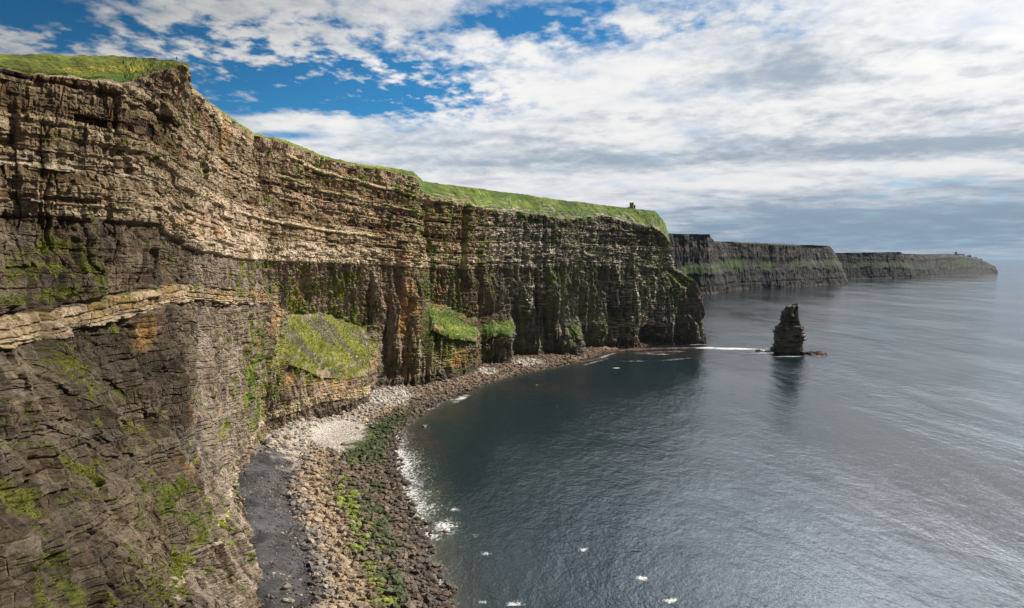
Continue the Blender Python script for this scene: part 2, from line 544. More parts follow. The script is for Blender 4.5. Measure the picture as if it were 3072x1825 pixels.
def build_cliff():
    ribs = [fill(r) for r in RIBS]
    full = []
    cen = np.array([-60, 500.0])
    for i, r in enumerate(ribs):
        # below the foot and inland of the skyline
        a = ribs[max(i - 1, 0)]
        b = ribs[min(i + 1, len(ribs) - 1)]
        t = (b[6] - a[6])[:2] + 1e-6
        nin = np.array([-t[1], t[0]]) / np.linalg.norm(t)      # inland
        nin = 0.6 * nin + 0.4 * np.array([-0.8, 0.6])
        nin /= np.linalg.norm(nin)
        foot = r[0].copy(); foot[2] = -8
        foot[:2] -= 0.5 * nin
        s = r[7]
        in1 = s + np.array([nin[0] * 60, nin[1] * 60, 3.0])
        in2 = s + np.array([-0.8 * 420, 0.62 * 420, 2.0])
        full.append([foot] + r + [in1, in2])
    R = np.array(full)                         # ribs x levels x 3
    nR, nL = R.shape[:2]
    K = 1.45 * 683
    # column counts between ribs, row counts between levels
    ncol = []
    for i in range(nR - 1):
        d = np.linalg.norm(R[i + 1, 1:9] - R[i, 1:9], axis=1)
        yy = np.maximum(np.minimum(R[i + 1, 1:9, 1], R[i, 1:9, 1]), 150)
        n = int(np.max(d / yy) * K)
        if i == 0 or i >= nR - 3:
            n = min(n, 60)
        ncol.append(max(4, min(n, 340)))
    nrow = []
    for j in range(nL - 1):
        if j == 0:
            nrow.append(5); continue
        if j == nL - 3:
            nrow.append(24); continue
        if j == nL - 2:
            nrow.append(30); continue
        d = np.linalg.norm(R[1:-2, j + 1] - R[1:-2, j], axis=1)
        yy = np.maximum(np.minimum(R[1:-2, j + 1, 1], R[1:-2, j, 1]), 170)
        nrow.append(max(10, min(int(np.max(d / yy) * K), 330)))
    uu = np.concatenate([np.linspace(i, i + 1, ncol[i], endpoint=False) for i in range(nR - 1)] + [[nR - 1]])
    vv = np.concatenate([np.linspace(j, j + 1, nrow[j], endpoint=False) for j in range(nL - 1)] + [[nL - 1]])
    ui = np.minimum(uu.astype(int), nR - 2); uf = (uu - ui)[:, None, None]
    G1 = R[ui] * (1 - uf) + R[ui + 1] * uf
    vi = np.minimum(vv.astype(int), nL - 2); vf = (vv - vi)[None, :, None]
    P = G1[:, vi] * (1 - vf) + G1[:, vi + 1] * vf
    nu, nv = P.shape[:2]
    print('cliff grid', nu, nv)
    # round the joints between ribs a little (less in height than in plan)
    S = box(box(P, 3, 0), 4, 1)
    P = 0.25 * P + 0.75 * S
    # skyline left crisp
    lev = np.broadcast_to(vv[None, :], (nu, nv)).copy()        # 0..10 ; rock edge = 7, skyline = 8
    # tangent and outward normal
    B = box(box(P, 22, 0), 10, 1)
    tx = np.gradient(B[..., 0], axis=0); ty = np.gradient(B[..., 1], axis=0)
    ln = np.hypot(tx, ty) + 1e-9
    nx, ny = ty / ln, -tx / ln
    mid = P[:, (np.abs(vv - 5)).argmin()]
    s1 = np.concatenate([[0], np.cumsum(np.linalg.norm(np.diff(mid[:, :2], axis=0), axis=1))])
    s = np.broadcast_to(s1[:, None], (nu, nv)).copy()
    z = P[..., 2].copy()
    xi, yi = toimg(P)
    zL3 = G1[:, 6, 2]
    off = box(139.0 - zL3, 30)[:, None]
    zL2 = box(G1[:, 4, 2], 6)[:, None]
    zL1 = box(G1[:, 2, 2], 6)[:, None]
    q = z + off
    q = q + 1.6 * fbm(s / 90, z / 200, 5, 3) + 0.5 * fbm(s / 14, z / 30, 9, 2)
    up = ss(q, 136, 142)                      # upper, well-bedded part
    low = 1 - up
    levn = lev + 0.10 * fbm(s / 6, z * 0, 7, 4, 0.6) * (lev > 6.5)
    edge = ss(levn, 6.93, 7.03)                # turf above the rock edge
    foot_fade = ss(lev, 0.2, 1.2)
    # ---- relief
    dv = np.sqrt(np.sum(np.diff(P, axis=1) ** 2, axis=2))
    zc = np.concatenate([np.zeros((nu, 1)), np.cumsum(dv, axis=1)], axis=1)
    zc = zc - zc[:, [int(np.abs(vv - 6).argmin())]] + 135.0      # arc length up the wall, anchored on the main bed
    dist = np.hypot(P[..., 0], P[..., 1])
    big = fbm(s / 45, zc / 60, 21, 3)
    flute = ridge(s / 16, zc / 70, 33, 3)
    flute2 = ridge(s / 5.5, zc / 26 + 0.2 * s / 16, 37, 3)
    A, dzA, dsA, bA, fA = blocks(s + 2 * fbm(s / 20, zc / 9, 41, 2), q, 9.0, 26, 51)
    Bk, dzB, dsB, bB, fB = blocks(s + 1.0 * fbm(s / 6, zc / 5, 42, 2), q, 3.0, 9, 52)
    Ck, dzC, dsC, bC, fC = blocks(s, q, 1.15, 4.0, 53)
    bedrandA = H(bA, np.int64(3)); bedrandB = H(bB, np.int64(4)); bedrandC = H(bC, np.int64(5))
    lat = fbm(s / 30, zc / 18, 61, 3)
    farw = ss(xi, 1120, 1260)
    dsp = 5.0 * big * (0.5 + 0.5 * low)
    dsp += low * (4.6 * (flute - 0.4) + 2.5 * (flute2 - 0.4))
    dsp += farw * (5.0 * (ridge(s / 34, zc / 160, 35, 3) - 0.4) + 2.0 * (flute2 - 0.4))
    dsp += up * (2.0 * (flute - 0.4) + 1.5 * (flute2 - 0.4))
    dsp += up * (3.4 * (A - 0.5) + 2.9 * (Bk - 0.5) * (0.6 + 0.8 * np.clip(lat + 0.5, 0, 1)) + 1.0 * (Ck - 0.5)
                 + 1.8 * (bedrandB - 0.5))
    dsp += low * (1.3 * (A - 0.5) + 1.6 * (Bk - 0.5) * np.clip(0.6 + lat, 0.2, 1.2) + 0.7 * (Ck - 0.5) + 0.6 * (bedrandB - 0.5))
    # terraces and gullies of the leaning wall on the left
    terw = low * (1 - ss(xi, 560, 700)) * ss(lev, 1.2, 2.0) * (1 - ss(lev, 4.0, 4.05))
    tq = (z + 9.0 * fbm(s / 26, zc / 26, 43, 4, 0.6) + 0.05 * s) / 13.0
    tf = tq - np.floor(tq)
    tamp = 2.4 * (0.3 + H(np.floor(tq), np.int64(6)))
    ter = tamp * (tf - 0.5) * (1 - ss(tf, 0.80, 0.995)) - 0.5 * tamp * ss(tf, 0.80, 0.995)
    dsp += terw * (ter + 4.0 * (ridge(s / 22 + zc / 60, zc / 50, 45, 3) - 0.4) + 2.2 * fbm(s / 7, zc / 12, 47, 4, 0.6))
    # the upper part of the same wall: hanging buttresses
    terw2 = low * (1 - ss(xi, 420, 470)) * ss(lev, 4.0, 4.1)
    dsp += terw2 * (4.0 * fbm(s / 13, zc / 16, 49, 3) + 1.5 * (ridge(s / 7, zc / 20, 48, 2) - .4))
    # rough shattered rock
    dsp += 1.1 * fbm(s / 2.6, zc / 2.0, 71, 4, 0.62) + 1.1 * low * fbm(s / 3.0, zc / 8.0, 73, 4, 0.62)
    dsp -= low * 0.9 * (1 - ss(dzB, 0.05, 0.4)) * (bedrandB > 0.35) * ss(lat, -0.5, 0.1)
    ck1 = np.abs(fbm(s / 7, zc / 26, 74, 3)); ck2 = np.abs(fbm(s / 16 + zc / 40, zc / 14, 75, 3))
    ckon = ss(fbm(s / 30, zc / 30, 76, 2), -0.25, 0.2)
    dsp -= (0.5 + 0.5 * low) * 2.6 * (1 - ss(ck1, 0.0, 0.07)) * ckon
    dsp -= low * 1.1 * (1 - ss(ck2, 0.0, 0.03)) * (1 - ckon * 0.5)
    # joints and undercut bedding planes
    rec = np.clip(lat + 0.35 + 0.5 * (H(bA, np.int64(8)) - 0.5), 0, 1)
    dsp -= up * 2.0 * rec * (1 - ss(dzB, 0.1, 0.55)) * (bedrandB > 0.45)
    dsp -= (0.4 + 0.6 * low) * 2.2 * (1 - ss(dsA, 0.3, 1.0)) * (A > 0.55)
    # deep recesses picked here and there out of the beds
    hole = ((Bk > 0.86) & (fbm(s / 25, zc / 15, 81, 2) > 0.05)).astype(float) + 0.8 * ((A > 0.90) & (Bk > 0.3)).astype(float)
    dsp -= 3.4 * hole * (0.35 + 0.65 * up)
    # the pale bands stand out as ledges
    bw = 1.2 * fbm(s / 16, z * 0, 93, 3) + 0.8 * (H(np.floor(s / 5.0), np.int64(17)) - 0.5)
    band2 = ss(z, zL2 - 7.4 + bw, zL2 - 6.9 + bw) * (1 - ss(z, zL2 - 0.6 + 0.5 * bw, zL2 - 0.1 + 0.5 * bw)) * (1 - ss(xi, 600, 760))
    b2v, b2dz, b2ds, b2bed, b2f = blocks(s, z - zL2 + 200, 2.0, 5.5, 91)
    b1v, b1dz, b1ds, b1bed, _ = blocks(s, z - zL1 + 200, 1.8, 5.0, 92)
    dsp = dsp * (1 - 0.55 * band2) + band2 * (2.4 - 1.1 * (1 - ss(b2dz, 0.1, 0.45)) - 1.5 * (H(b2bed, np.int64(2)) - 0.3)
                                              + 1.6 * (b2v - 0.5) - 0.9 * (1 - ss(b2ds, 0.1, 0.4)) + 1.6 * fbm(s / 9, zc / 3, 95, 3))
    b1t = 2.3 + 4.5 * ss(xi, 600, 720)
    band1 = ss(z, zL1 - b1t + bw, zL1 - b1t + 0.5 + bw) * (1 - ss(z, zL1 - 0.5 + bw, zL1 + 0.0 + bw)) * (1 - ss(xi, 900, 915)) * (xi > 280)
    band1 = band1 * ss(fbm(s / 25, z * 0, 94, 3), -0.65, -0.35)
    dsp = dsp * (1 - 0.4 * band1) + band1 * (1.6 + 1.8 * (b1v - 0.5) - 0.8 * (1 - ss(b1dz, 0.1, 0.4)) - 0.8 * (1 - ss(b1ds, 0.1, 0.4)))
    # white upper band above the boundary, slightly overhanging
    band3 = ss(q, 137.5, 139) * (1 - ss(q, 150, 156))
    dsp += (2.6 - 1.8 * ss(xi, 560, 700)) * band3 * (1 - farw * 0.7)
    # two thin pale ledges high in the upper beds
    line = (ss(np.abs(q - 211.5), 1.5, 1.0) if False else (1 - ss(np.abs(q - 211.5), 1.0, 1.6))) * ss(xi, 690, 740) * (1 - ss(xi, 1015, 1030))
    line = np.maximum(line, (1 - ss(np.abs(q - 196.0), 0.6, 1.0)) * ss(xi, 660, 700) * (1 - ss(xi, 1015, 1030)) * (fbm(s / 30, s * 0, 97, 3) > -0.15))
    line = np.maximum(line, (1 - ss(np.abs(q - 165.0), 0.5, 0.9)) * ss(xi, 560, 600) * (1 - ss(xi, 900, 950)))
    dsp = dsp * (1 - 0.4 * line) + 1.9 * line
    # the dark crack at the corner under the walker
    crk = np.exp(-((xi - 452 - 0.02 * (yi - 300)) / 5.0) ** 2) * ss(yi, 150, 240) * (1 - ss(yi, 640, 760))
    dsp -= 6 * crk
    for cx, cy, rx, ry, dep in ((1590, 818, 26, 22, 22), (1215, 770, 5, 40, 4), (945, 850, 10, 60, 6), (1133, 570, 5, 90, 9),
                                (1172, 740, 4, 100, 7), (745, 700, 10, 40, 8), (715, 900, 12, 34, 9), (978, 740, 8, 90, 7), (905, 700, 8, 80, 5),
                                (1040, 560, 5, 60, 5), (1390, 690, 5, 60, 5), (1070, 830, 6, 40, 5), (500, 860, 9, 60, 5),
                                (650, 850, 7, 70, 6), (1500, 760, 5, 70, 5), (1335, 760, 5, 90, 7), (1440, 770, 5, 60, 5),
                                (250, 1020, 7, 40, 5), (100, 830, 8, 40, 4), (130, 880, 20, 60, -4), (580, 700, 7, 50, 5),
                                (1462, 815, 9, 42, -10), (1345, 735, 20, 60, -6), (1372, 720, 5, 90, 8), (1190, 745, 7, 60, -6), (1208, 740, 4, 70, 6), (1136, 560, 5, 60, 6), (1420, 700, 6, 80, 5), (1530, 720, 6, 80, 5),
                                (1500, 690, 14, 60, -4), (1585, 700, 16, 50, -4), (1290, 720, 20, 70, -4), (1310, 720, 4, 80, 6), (880, 860, 12, 70, -3), (970, 820, 12, 90, -5), (1010, 800, 12, 100, -5), (35, 300, 12, 40, 4), (22, 345, 30, 8, 3), (310, 375, 30, 8, 3)):
        dsp -= dep * np.exp(-(np.abs((xi - cx) / rx) ** 3 + np.abs((yi - cy) / ry) ** 3))
    # grass aprons: smooth slopes
    apron = ((lev > 2.95) & (lev < 4.02)).astype(float) * ss(xi, 690, 712) * (1 - ss(xi, 893, 905))
    apron = np.maximum(apron, ((lev > 2.9) & (lev < 4.05)) * ss(xi, 1038, 1050) * (1 - ss(xi, 1166, 1172)))
    apron = np.maximum(apron, ((lev > 2.9) & (lev < 4.05)) * ss(xi, 1176, 1184) * (1 - ss(xi, 1247, 1251)))
    apron = box(box(apron.astype(float), 2, 0), 3, 1)
    dsp = dsp * (1 - 0.8 * apron) + apron * (4.0 * fbm(s / 9, zc / 30, 99, 4, 0.6) + 3.0 * np.sin(np.pi * np.clip(lev - 3, 0, 1)))
    an = 1.0 * fbm(s / 8, zc / 8, 98, 4, 0.65)
    apg = ss(lev + 0.8 * an, 2.70, 3.15) * (1 - ss(lev + 0.7 * an, 3.95, 4.25)) * ss(xi + 50 * an, 676, 712) * (1 - ss(xi + 45 * an, 885, 908))
    apg = np.maximum(apg, ss(lev + 0.9 * an, 2.6, 3.0) * (1 - ss(lev + 0.7 * an, 4.0, 4.3)) * ss(xi, 1034, 1046) * (1 - ss(xi + 14 * an, 1160, 1170)))
    apg = np.maximum(apg, ss(lev + 0.4 * an, 2.8, 3.0) * (1 - ss(lev + 0.3 * an, 4.05, 4.25)) * ss(xi, 1176, 1182) * (1 - ss(xi + 8 * an, 1242, 1250)))
    # the brow: rounded where turf covers it
    soft = np.maximum(edge, 0)
    gull = ss(xi, 1030, 1060)
    turf = gull * (3.5 * (ridge(s / 24 + zc / 60, zc / 70, 107, 3) - 0.4) * (1 - ss(lev, 7.75, 8.0))) + 1.2 * fbm(s / 14, (P[..., 0] + P[..., 1]) / 14, 101, 4) + 0.5 * fbm(s / 3, P[..., 2] / 2.5, 103, 3)
    dsp = dsp * (1 - soft)
    dsp *= foot_fade * 0.85 + 0.15
    scale = np.clip(dist / 600, 0.75, 1.15)
    P[..., 0] += nx * dsp * scale
    P[..., 1] += ny * dsp * scale
    # vertical roughness of turf and ledges
    inl = ss(lev, 8.3, 9.0)
    P[..., 2] += soft * turf * (0.8 + 1.5 * inl) + (1 - soft) * 0.35 * fbm(s / 2, zc / 2, 111, 2) * foot_fade
    P[..., 2] += (1 - soft) * ss(lev, 6.3, 7.0) * (1.2 * (A - 0.5) + 0.8 * (Bk - 0.5))
    # ---- colours
    def L(c): return np.array(c)[None, None, :]
    def mixc(c, d, w): return c * (1 - w[..., None]) + d * w[..., None]
    n1 = fbm(s / 7, zc / 4, 201, 4)
    n2 = fbm(s / 28, zc / 12, 203, 3)
    n3 = fbm(s / 60, zc / 30, 205, 3)
    streak = fbm(s / 2.6, zc / 22, 207, 4)
    c_up = L((0.185, 0.143, 0.095)) + (0.20 * (bedrandB - 0.5) + 0.13 * (bedrandC - 0.5) + 0.10 * (Bk - 0.5) + 0.10 * n2)[..., None] * L((1.0, 0.86, 0.66))
    c_low = L((0.122, 0.096, 0.067)) + (0.035 * (bedrandB - 0.5) + 0.05 * (Bk - 0.5) + 0.05 * streak)[..., None] * L((1, .9, .76))
    col = c_up * up[..., None] + c_low * low[..., None]
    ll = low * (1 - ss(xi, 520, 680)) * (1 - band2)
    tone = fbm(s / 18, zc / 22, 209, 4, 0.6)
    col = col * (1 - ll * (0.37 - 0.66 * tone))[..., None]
    # pale, slightly pink middle stretch
    midw = ss(xi, 425, 520) * (1 - ss(xi, 1000, 1180))
    col = mixc(col, L((0.33, 0.265, 0.205)) + 0 * col, np.clip(midw * up * (0.30 + 0.9 * n2 + 0.5 * (bedrandB - .5)), 0, 0.85))
    col = mixc(col, L((0.24, 0.2, 0.165)) + 0 * col, np.clip(midw * low * (0.62 + 1.0 * streak), 0, 0.85))
    # pale beds
    pale = band3 * (0.70 + 0.9 * n1) * (1 - farw * 0.75) * ss(xi, 380, 440)
    col = mixc(col, L((0.47, 0.40, 0.31)) + 0 * col, np.clip(pale, 0, 0.95))
    pale_l = ((np.abs(q - 156) < 2.6) | (np.abs(q - 141) < 1.4)) * (1 - ss(xi, 380, 440))
    col = mixc(col, L((0.36, 0.31, 0.24)) + 0 * col, np.clip(pale_l * (0.5 + 1.2 * n1), 0, 0.8))
    col = mixc(col, L((0.45, 0.40, 0.25)) + 0 * col, np.clip(line * (0.8 + 0.8 * n1), 0, 0.95))
    col = mixc(col, L((0.33, 0.26, 0.175)) + (0.14 * (b2v - 0.5) + 0.10 * (H(b2bed, np.int64(6)) - 0.5))[..., None] + 0 * col, np.clip(band2 * (0.75 + 1.5 * n1), 0, 0.95))
    col = mixc(col, L((0.36, 0.30, 0.215)) + (0.16 * (b1v - 0.5))[..., None] + 0 * col, np.clip(band1 * (0.6 + 1.6 * n1 + 0.3 * ss(xi, 600, 700)), 0, 0.92))
    # iron stains
    rust = ss(fbm(s / 9, zc / 14, 211, 3), 0.28, 0.5) * ss(n3, -0.1, 0.25) * ss(xi, 300, 500) * (1 - ss(xi, 1190, 1300) * 0.8)
    col = mixc(col, L((0.33, 0.18, 0.08)) + 0 * col, rust * 0.38)
    red = ss(fbm(s / 12, zc / 7, 213, 3), 0.34, 0.5) * ss(z, 40, 60) * ss(xi, 350, 500) * (1 - ss(xi, 1150, 1300))
    col = mixc(col, L((0.21, 0.105, 0.07)) + 0 * col, red * 0.5 * (1 - 0.8 * low * (1 - ss(xi, 600, 700))))

    def patch(cx, cy, rx, ry):
        return np.exp(-(((xi - cx) / rx) ** 2 + ((yi - cy) / ry) ** 2))
    org = patch(460, 548, 45, 14) + patch(505, 565, 30, 10) + 0.8 * patch(350, 820, 20, 35) + 0.8 * patch(1000, 720, 14, 80) \
        + patch(985, 800, 10, 60) + patch(1130, 880, 22, 30) + patch(1235, 850, 12, 26) + 0.8 * patch(670, 780, 14, 30) \
        + 0.9 * patch(1075, 740, 14, 90) + 0.8 * patch(905, 880, 10, 40) + 0.7 * patch(740, 930, 60, 20) + 0.6 * patch(820, 940, 60, 22)
    col = mixc(col, L((0.40, 0.235, 0.095)) + 0 * col, np.clip(org * (0.42 + 1.5 * n1 + 0.6 * streak), 0, 0.72))
    # far face: dark wet rock with guano on the beds
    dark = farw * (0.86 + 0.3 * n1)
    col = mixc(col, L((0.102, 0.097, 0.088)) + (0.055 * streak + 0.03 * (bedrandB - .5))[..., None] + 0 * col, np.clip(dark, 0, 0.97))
    guano_zone = patch(1250, 600, 90, 70) + patch(1480, 620, 180, 28) + patch(1600, 640, 60, 26) + 0.8 * patch(1570, 730, 110, 70) \
        + patch(1440, 570, 60, 30) + 0.5 * patch(1290, 720, 60, 60) + 0.7 * patch(1110, 632, 70, 8) + 0.7 * patch(1560, 800, 60, 30)
    guano = (fbm(s / 5.5, zc / 1.5, 221, 3) + 0.55 * (bedrandC - 0.5) + 0.5 * np.clip(guano_zone, 0, 1.2) > 0.62) * ss(guano_zone, 0.15, 0.5)
    g2 = guano.astype(float) * ss(xi, 1040, 1200)
    col = mixc(col, L((0.60, 0.57, 0.51)) + 0 * col, g2 * 0.95)
    # lichen streaks, yellow green
    lich = ss(streak + 0.5 * n3, 0.08, 0.45) * ss(xi, 980, 1060) * (1 - 0.5 * farw)
    col = mixc(col, L((0.15, 0.17, 0.055)) + 0 * col, lich * 0.6)
    # wet foot of the cliff
    wet = (1 - ss(z, 7 + 4 * n2, 15 + 5 * n2)) * ss(xi, 700, 800)
    col = mixc(col, L((0.050, 0.045, 0.040)) + 0 * col, wet * 0.85)
    wet2 = (1 - ss(z, 2, 4)) * ss(xi, 1180, 1250)
    col = mixc(col, L((0.10, 0.06, 0.045)) + 0 * col, wet2 * 0.8)
    # dark shale screes on ledges of the lower left
    scree = ss(fbm(s / 12, zc / 10, 231, 3) + 0.25, 0.35, 0.55) * low * (patch(530, 1110, 110, 90) + patch(430, 1170, 60, 40) + 0.6 * patch(600, 960, 60, 60))
    col = mixc(col, L((0.06, 0.06, 0.062)) + 0 * col, np.clip(scree * (0.5 + 1.5 * n1), 0, 0.5))
    # ---- grass
    gn = fbm(s / 8, zc / 6, 301, 5, 0.62)
    gn2 = fbm(s / 22, zc / 20, 303, 3)
    gstr = fbm(s / 3.2, zc / 16, 305, 4)
    zone = np.zeros_like(z)
    for cx, cy, rx, ry, a in (
            (135, 600, 45, 22, 1.2), (190, 640, 30, 34, 1.0), (205, 680, 20, 20, .7), (40, 735, 70, 14, 1.1), (150, 715, 60, 14, 1.1), (245, 700, 12, 14, .8),
            (60, 650, 60, 40, .35), (0, 1030, 40, 25, 1.0), (60, 1090, 60, 22, .9), (235, 1135, 50, 18, 1.1), (40, 1220, 120, 40, 1.1), (385, 1200, 70, 34, 1.25),
            (330, 1260, 60, 26, .9), (460, 1260, 80, 30, .8), (520, 1280, 50, 40, .5), (100, 1370, 60, 30, .8), (150, 1440, 70, 40, .8), (190, 1370, 30, 50, .7),
            (340, 1440, 50, 40, .9), (430, 1400, 50, 30, .7), (540, 1330, 30, 60, .4),
            (590, 670, 22, 34, 1.0), (655, 650, 22, 10, 1.1), (670, 680, 16, 30, .8), (745, 665, 26, 16, 1.1), (725, 730, 34, 60, 1.2),
            (800, 700, 60, 50, .9), (860, 680, 30, 34, 1.1), (860, 760, 50, 30, 1.0), (610, 950, 34, 60, 1.1), (650, 880, 46, 34, 1.1), (640, 830, 26, 50, .8),
            (560, 850, 20, 30, .5), (655, 1000, 50, 34, .5), (600, 1000, 20, 40, .6), (655, 1060, 22, 26, .8), (720, 1055, 30, 10, .9),
            (1060, 680, 40, 60, .95), (1120, 760, 40, 40, .7), (1100, 660, 30, 20, .9), (1095, 850, 60, 40, .75), (1180, 600, 22, 90, .9), (1155, 540, 40, 50, 1.0),
            (1195, 700, 18, 50, .9), (1050, 600, 40, 70, .55), (1060, 500, 60, 40, .8), (1010, 520, 30, 60, .6), (780, 400, 60, 20, .5), (850, 440, 60, 16, .6), (660, 375, 16, 20, .8),
            (655, 480, 16, 20, .5), (900, 430, 90, 12, .6), (1000, 470, 40, 20, .8),
            (1240, 545, 60, 12, 0.8), (1150, 520, 60, 16, 0.8), (1330, 552, 70, 12, 0.8), (1420, 555, 60, 12, 0.7), (1370, 580, 50, 20, 1.2), (1500, 560, 60, 20, .8), (1590, 590, 40, 50, .9), (1345, 680, 26, 22, 1.2), (1340, 720, 16, 50, .4), (1415, 690, 16, 20, .7),
            (1280, 540, 60, 12, .8), (1440, 580, 30, 40, .7), (1620, 620, 22, 60, .9), (1660, 680, 40, 16, 1.3), (1404, 812, 14, 26, 1.2), (1460, 820, 12, 30, .7), (1470, 700, 60, 60, .3),
            (1640, 720, 30, 40, .5), (1230, 570, 60, 20, .6), (1540, 640, 60, 60, .2),
            (900, 830, 20, 50, .8), (690, 830, 24, 60, 1.1), (660, 940, 34, 40, .9), (625, 960, 26, 50, .8), (845, 770, 60, 14, 1.1), (900, 860, 14, 50, .9), (760, 760, 60, 24, .8), (800, 930, 70, 16, .65), (880, 905, 30, 16, .8), (680, 900, 20, 30, .6), (1190, 860, 60, 40, .15)):
        zone = np.maximum(zone, a * patch(cx, cy, rx * 1.12, ry * 1.12))
    ledge = terw * ss(tf, 0.72, 0.86) * (0.55 + 0.9 * gn2)
    zone = np.clip(zone, 0, 1.0) * (0.76 + 0.5 * ledge + 0.3 * (z > 105) * (1 - ss(xi, 300, 400))) + 0.42 * ledge * ss(gn2, -0.1, 0.3)
    gm = zone + 1.05 * gn + 0.55 * gstr * (1 - apron) - 0.10
    gm = np.maximum(gm, apg * (0.95 + 0.5 * gn))
    # turf on top, ragged towards the rock edge
    gm = np.maximum(gm, ss(levn, 6.93, 7.12) * 1.6 + 0.6 * gn - 0.4)
    # green brow above the beds on the far part
    brow = ss(lev, 6.35, 7.0) * ss(xi, 1040, 1150)
    gm = np.maximum(gm, brow * 0.80 + 0.6 * gn2 + 0.6 * gn - 0.2)
    gm = gm - 1.1 * gull * (lev > 6.5) * (lev < 7.9) * ss(fbm(s / 12, zc / 4.0, 331, 4, 0.6) + 0.5 * (7.45 - lev), 0.20, 0.45)
    gm = gm - 0.9 * ((patch(1480, 540, 22, 22) + patch(1540, 545, 30, 14) + patch(1240, 485, 40, 5)) * ss(gn + 0.3, 0, .4))
    gm = gm - 0.8 * ss(lev, 7.0, 7.3) * (patch(368, 185, 22, 9)) 
    gm = gm + (0.55 * (H(np.floor(s / 0.7), np.floor(zc / 0.7), np.int64(61)) - 0.5) + 0.5 * fbm(s / 1.6, zc / 1.6, 307, 2)) * (lev < 6.9)
    gmask = ss(gm, 0.34, 0.72)
    yel = ss(gn2 + 0.4 * gn, -0.1, 0.45)
    gcol = L((0.090, 0.128, 0.016)) * (1 - yel[..., None]) + L((0.155, 0.165, 0.024)) * yel[..., None]
    fgreen = L((0.078, 0.128, 0.022)) * (1 - yel[..., None]) + L((0.125, 0.165, 0.030)) * yel[..., None]
    gcol = mixc(gcol, fgreen, ss(xi, 900, 1040))
    left_dull = (1 - ss(xi, 300, 620)) * (1 - soft)
    gcol = mixc(gcol, L((0.060, 0.064, 0.014)) + 0 * gcol, left_dull * 0.8)
    # grey shale runnels across the big apron, running down the slope
    runnel = fbm((xi * 0.75 - yi * 0.62) / 13, (xi * 0.62 + yi * 0.75) / 120, 311, 4)
    ap_big = apron * ss(xi, 690, 705) * (1 - ss(xi, 900, 910))
    shale = ap_big * ss(runnel + 0.35 * patch(745, 810, 70, 50), 0.10, 0.40) * 0.85 
    gcol = mixc(gcol, L((0.150, 0.160, 0.026)) + 0 * gcol, ap_big * 0.75)
    gcol = mixc(gcol, L((0.085, 0.082, 0.070)) + 0 * gcol, shale * 0.9)
    hill = (1 - ss(xi, 430, 520)) * (lev > 7)
    gcol = mixc(gcol, (L((0.095, 0.108, 0.020)) + 0 * gcol) * (1 + 0.9 * fbm(s / 4, zc / 2.5, 343, 4, 0.65))[..., None], hill * 0.65)
    gcol = gcol * (1 - 0.14 * ss(xi, 1000, 1060) * (lev > 6.8))[..., None]
    # flowers on the left hill
    flow = (H(np.floor(P[..., 0] * 2.2), np.floor(P[..., 1] * 2.2), np.int64(77)) > 0.86 - 0.12 * gn) * (patch(290, 168, 90, 8) + 0.5 * patch(200, 172, 60, 12) + 0.4 * gn > 0.35) * (lev > 7)
    gcol = gcol * (0.98 + 0.55 * fbm(s / 11, zc / 9, 341, 4, 0.6) + 0.25 * gn2)[..., None]
    gcol = mixc(gcol, L((0.62, 0.45, 0.02)) + 0 * gcol, flow * 0.65)
    lush = patch(300, 195, 60, 12) * (lev > 7)
    gcol = mixc(gcol, L((0.05, 0.10, 0.012)) + 0 * gcol, np.clip(lush, 0, 0.8))
    bare = (fbm(s / 4, (P[..., 0] - P[..., 1]) / 4, 321, 3) > 0.5) & (lev > 7) & (lev < 8.2)
    lum = col.mean(axis=-1, keepdims=True)
    col = lum + (col - lum) * 1.12
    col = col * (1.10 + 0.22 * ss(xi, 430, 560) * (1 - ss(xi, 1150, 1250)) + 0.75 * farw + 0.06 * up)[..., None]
    col = np.maximum(col, 0.016)
    mxv = col.max(axis=-1, keepdims=True)
    col = col * np.minimum(1, 0.58 / mxv)
    col = mixc(col, gcol, gmask)
    stones = (H(np.floor(s / 1.3), np.floor(zc / 1.0), np.int64(91)) > 0.996) & (apron > 0.5)
    col = mixc(col, L((0.5, 0.48, 0.42)) + 0 * col, stones * 0.8)
    # ---- faces
    V = P.reshape(-1, 3)
    Cc = col.reshape(-1, 3)
    idx = np.arange(nu * nv).reshape(nu, nv)
    a, b, c, d = idx[:-1, :-1], idx[1:, :-1], idx[1:, 1:], idx[:-1, 1:]
    Q = np.stack([a, b, c, d], -1).reshape(-1, 4)
    gf = gmask.reshape(-1)[Q].mean(1) > 0.5
    v, f, cc = split(V, Q, Cc, ~gf)
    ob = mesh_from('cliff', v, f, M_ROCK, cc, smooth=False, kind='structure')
    v, f, cc = split(V, Q, Cc, gf)
    ob2 = mesh_from('grass', v, f, M_GRASS, cc, smooth=True, kind='stuff')
    tag(ob2, 'green and yellowish grass over the cliff top and its ledges', 'grass')
    # tussocks and hanging tufts rooted all over the grass
    rs = np.random.RandomState(5)
    g1 = gmask[:-1, :-1]
    e1 = P[1:, :-1] - P[:-1, :-1]; e2 = P[:-1, 1:] - P[:-1, :-1]
    area = np.linalg.norm(np.cross(e1, e2), axis=-1)
    vis = (P[:-1, :-1, 1] < 960) & (xi[:-1, :-1] > -60) & (xi[:-1, :-1] < 1650) & (yi[:-1, :-1] < 1540) & (lev[:-1, :-1] < 7.12)
    w = np.clip(g1 - 0.22, 0, 1) * area * vis / np.maximum(P[:-1, :-1, 1], 150) ** 1.4
    cw = np.cumsum(w.ravel()); n = 52000
    pick = np.searchsorted(cw, rs.rand(n) * cw[-1])
    pi_, pj = np.unravel_index(pick, g1.shape)
    root = P[pi_, pj] + e1[pi_, pj] * rs.rand(n, 1) + e2[pi_, pj] * rs.rand(n, 1)
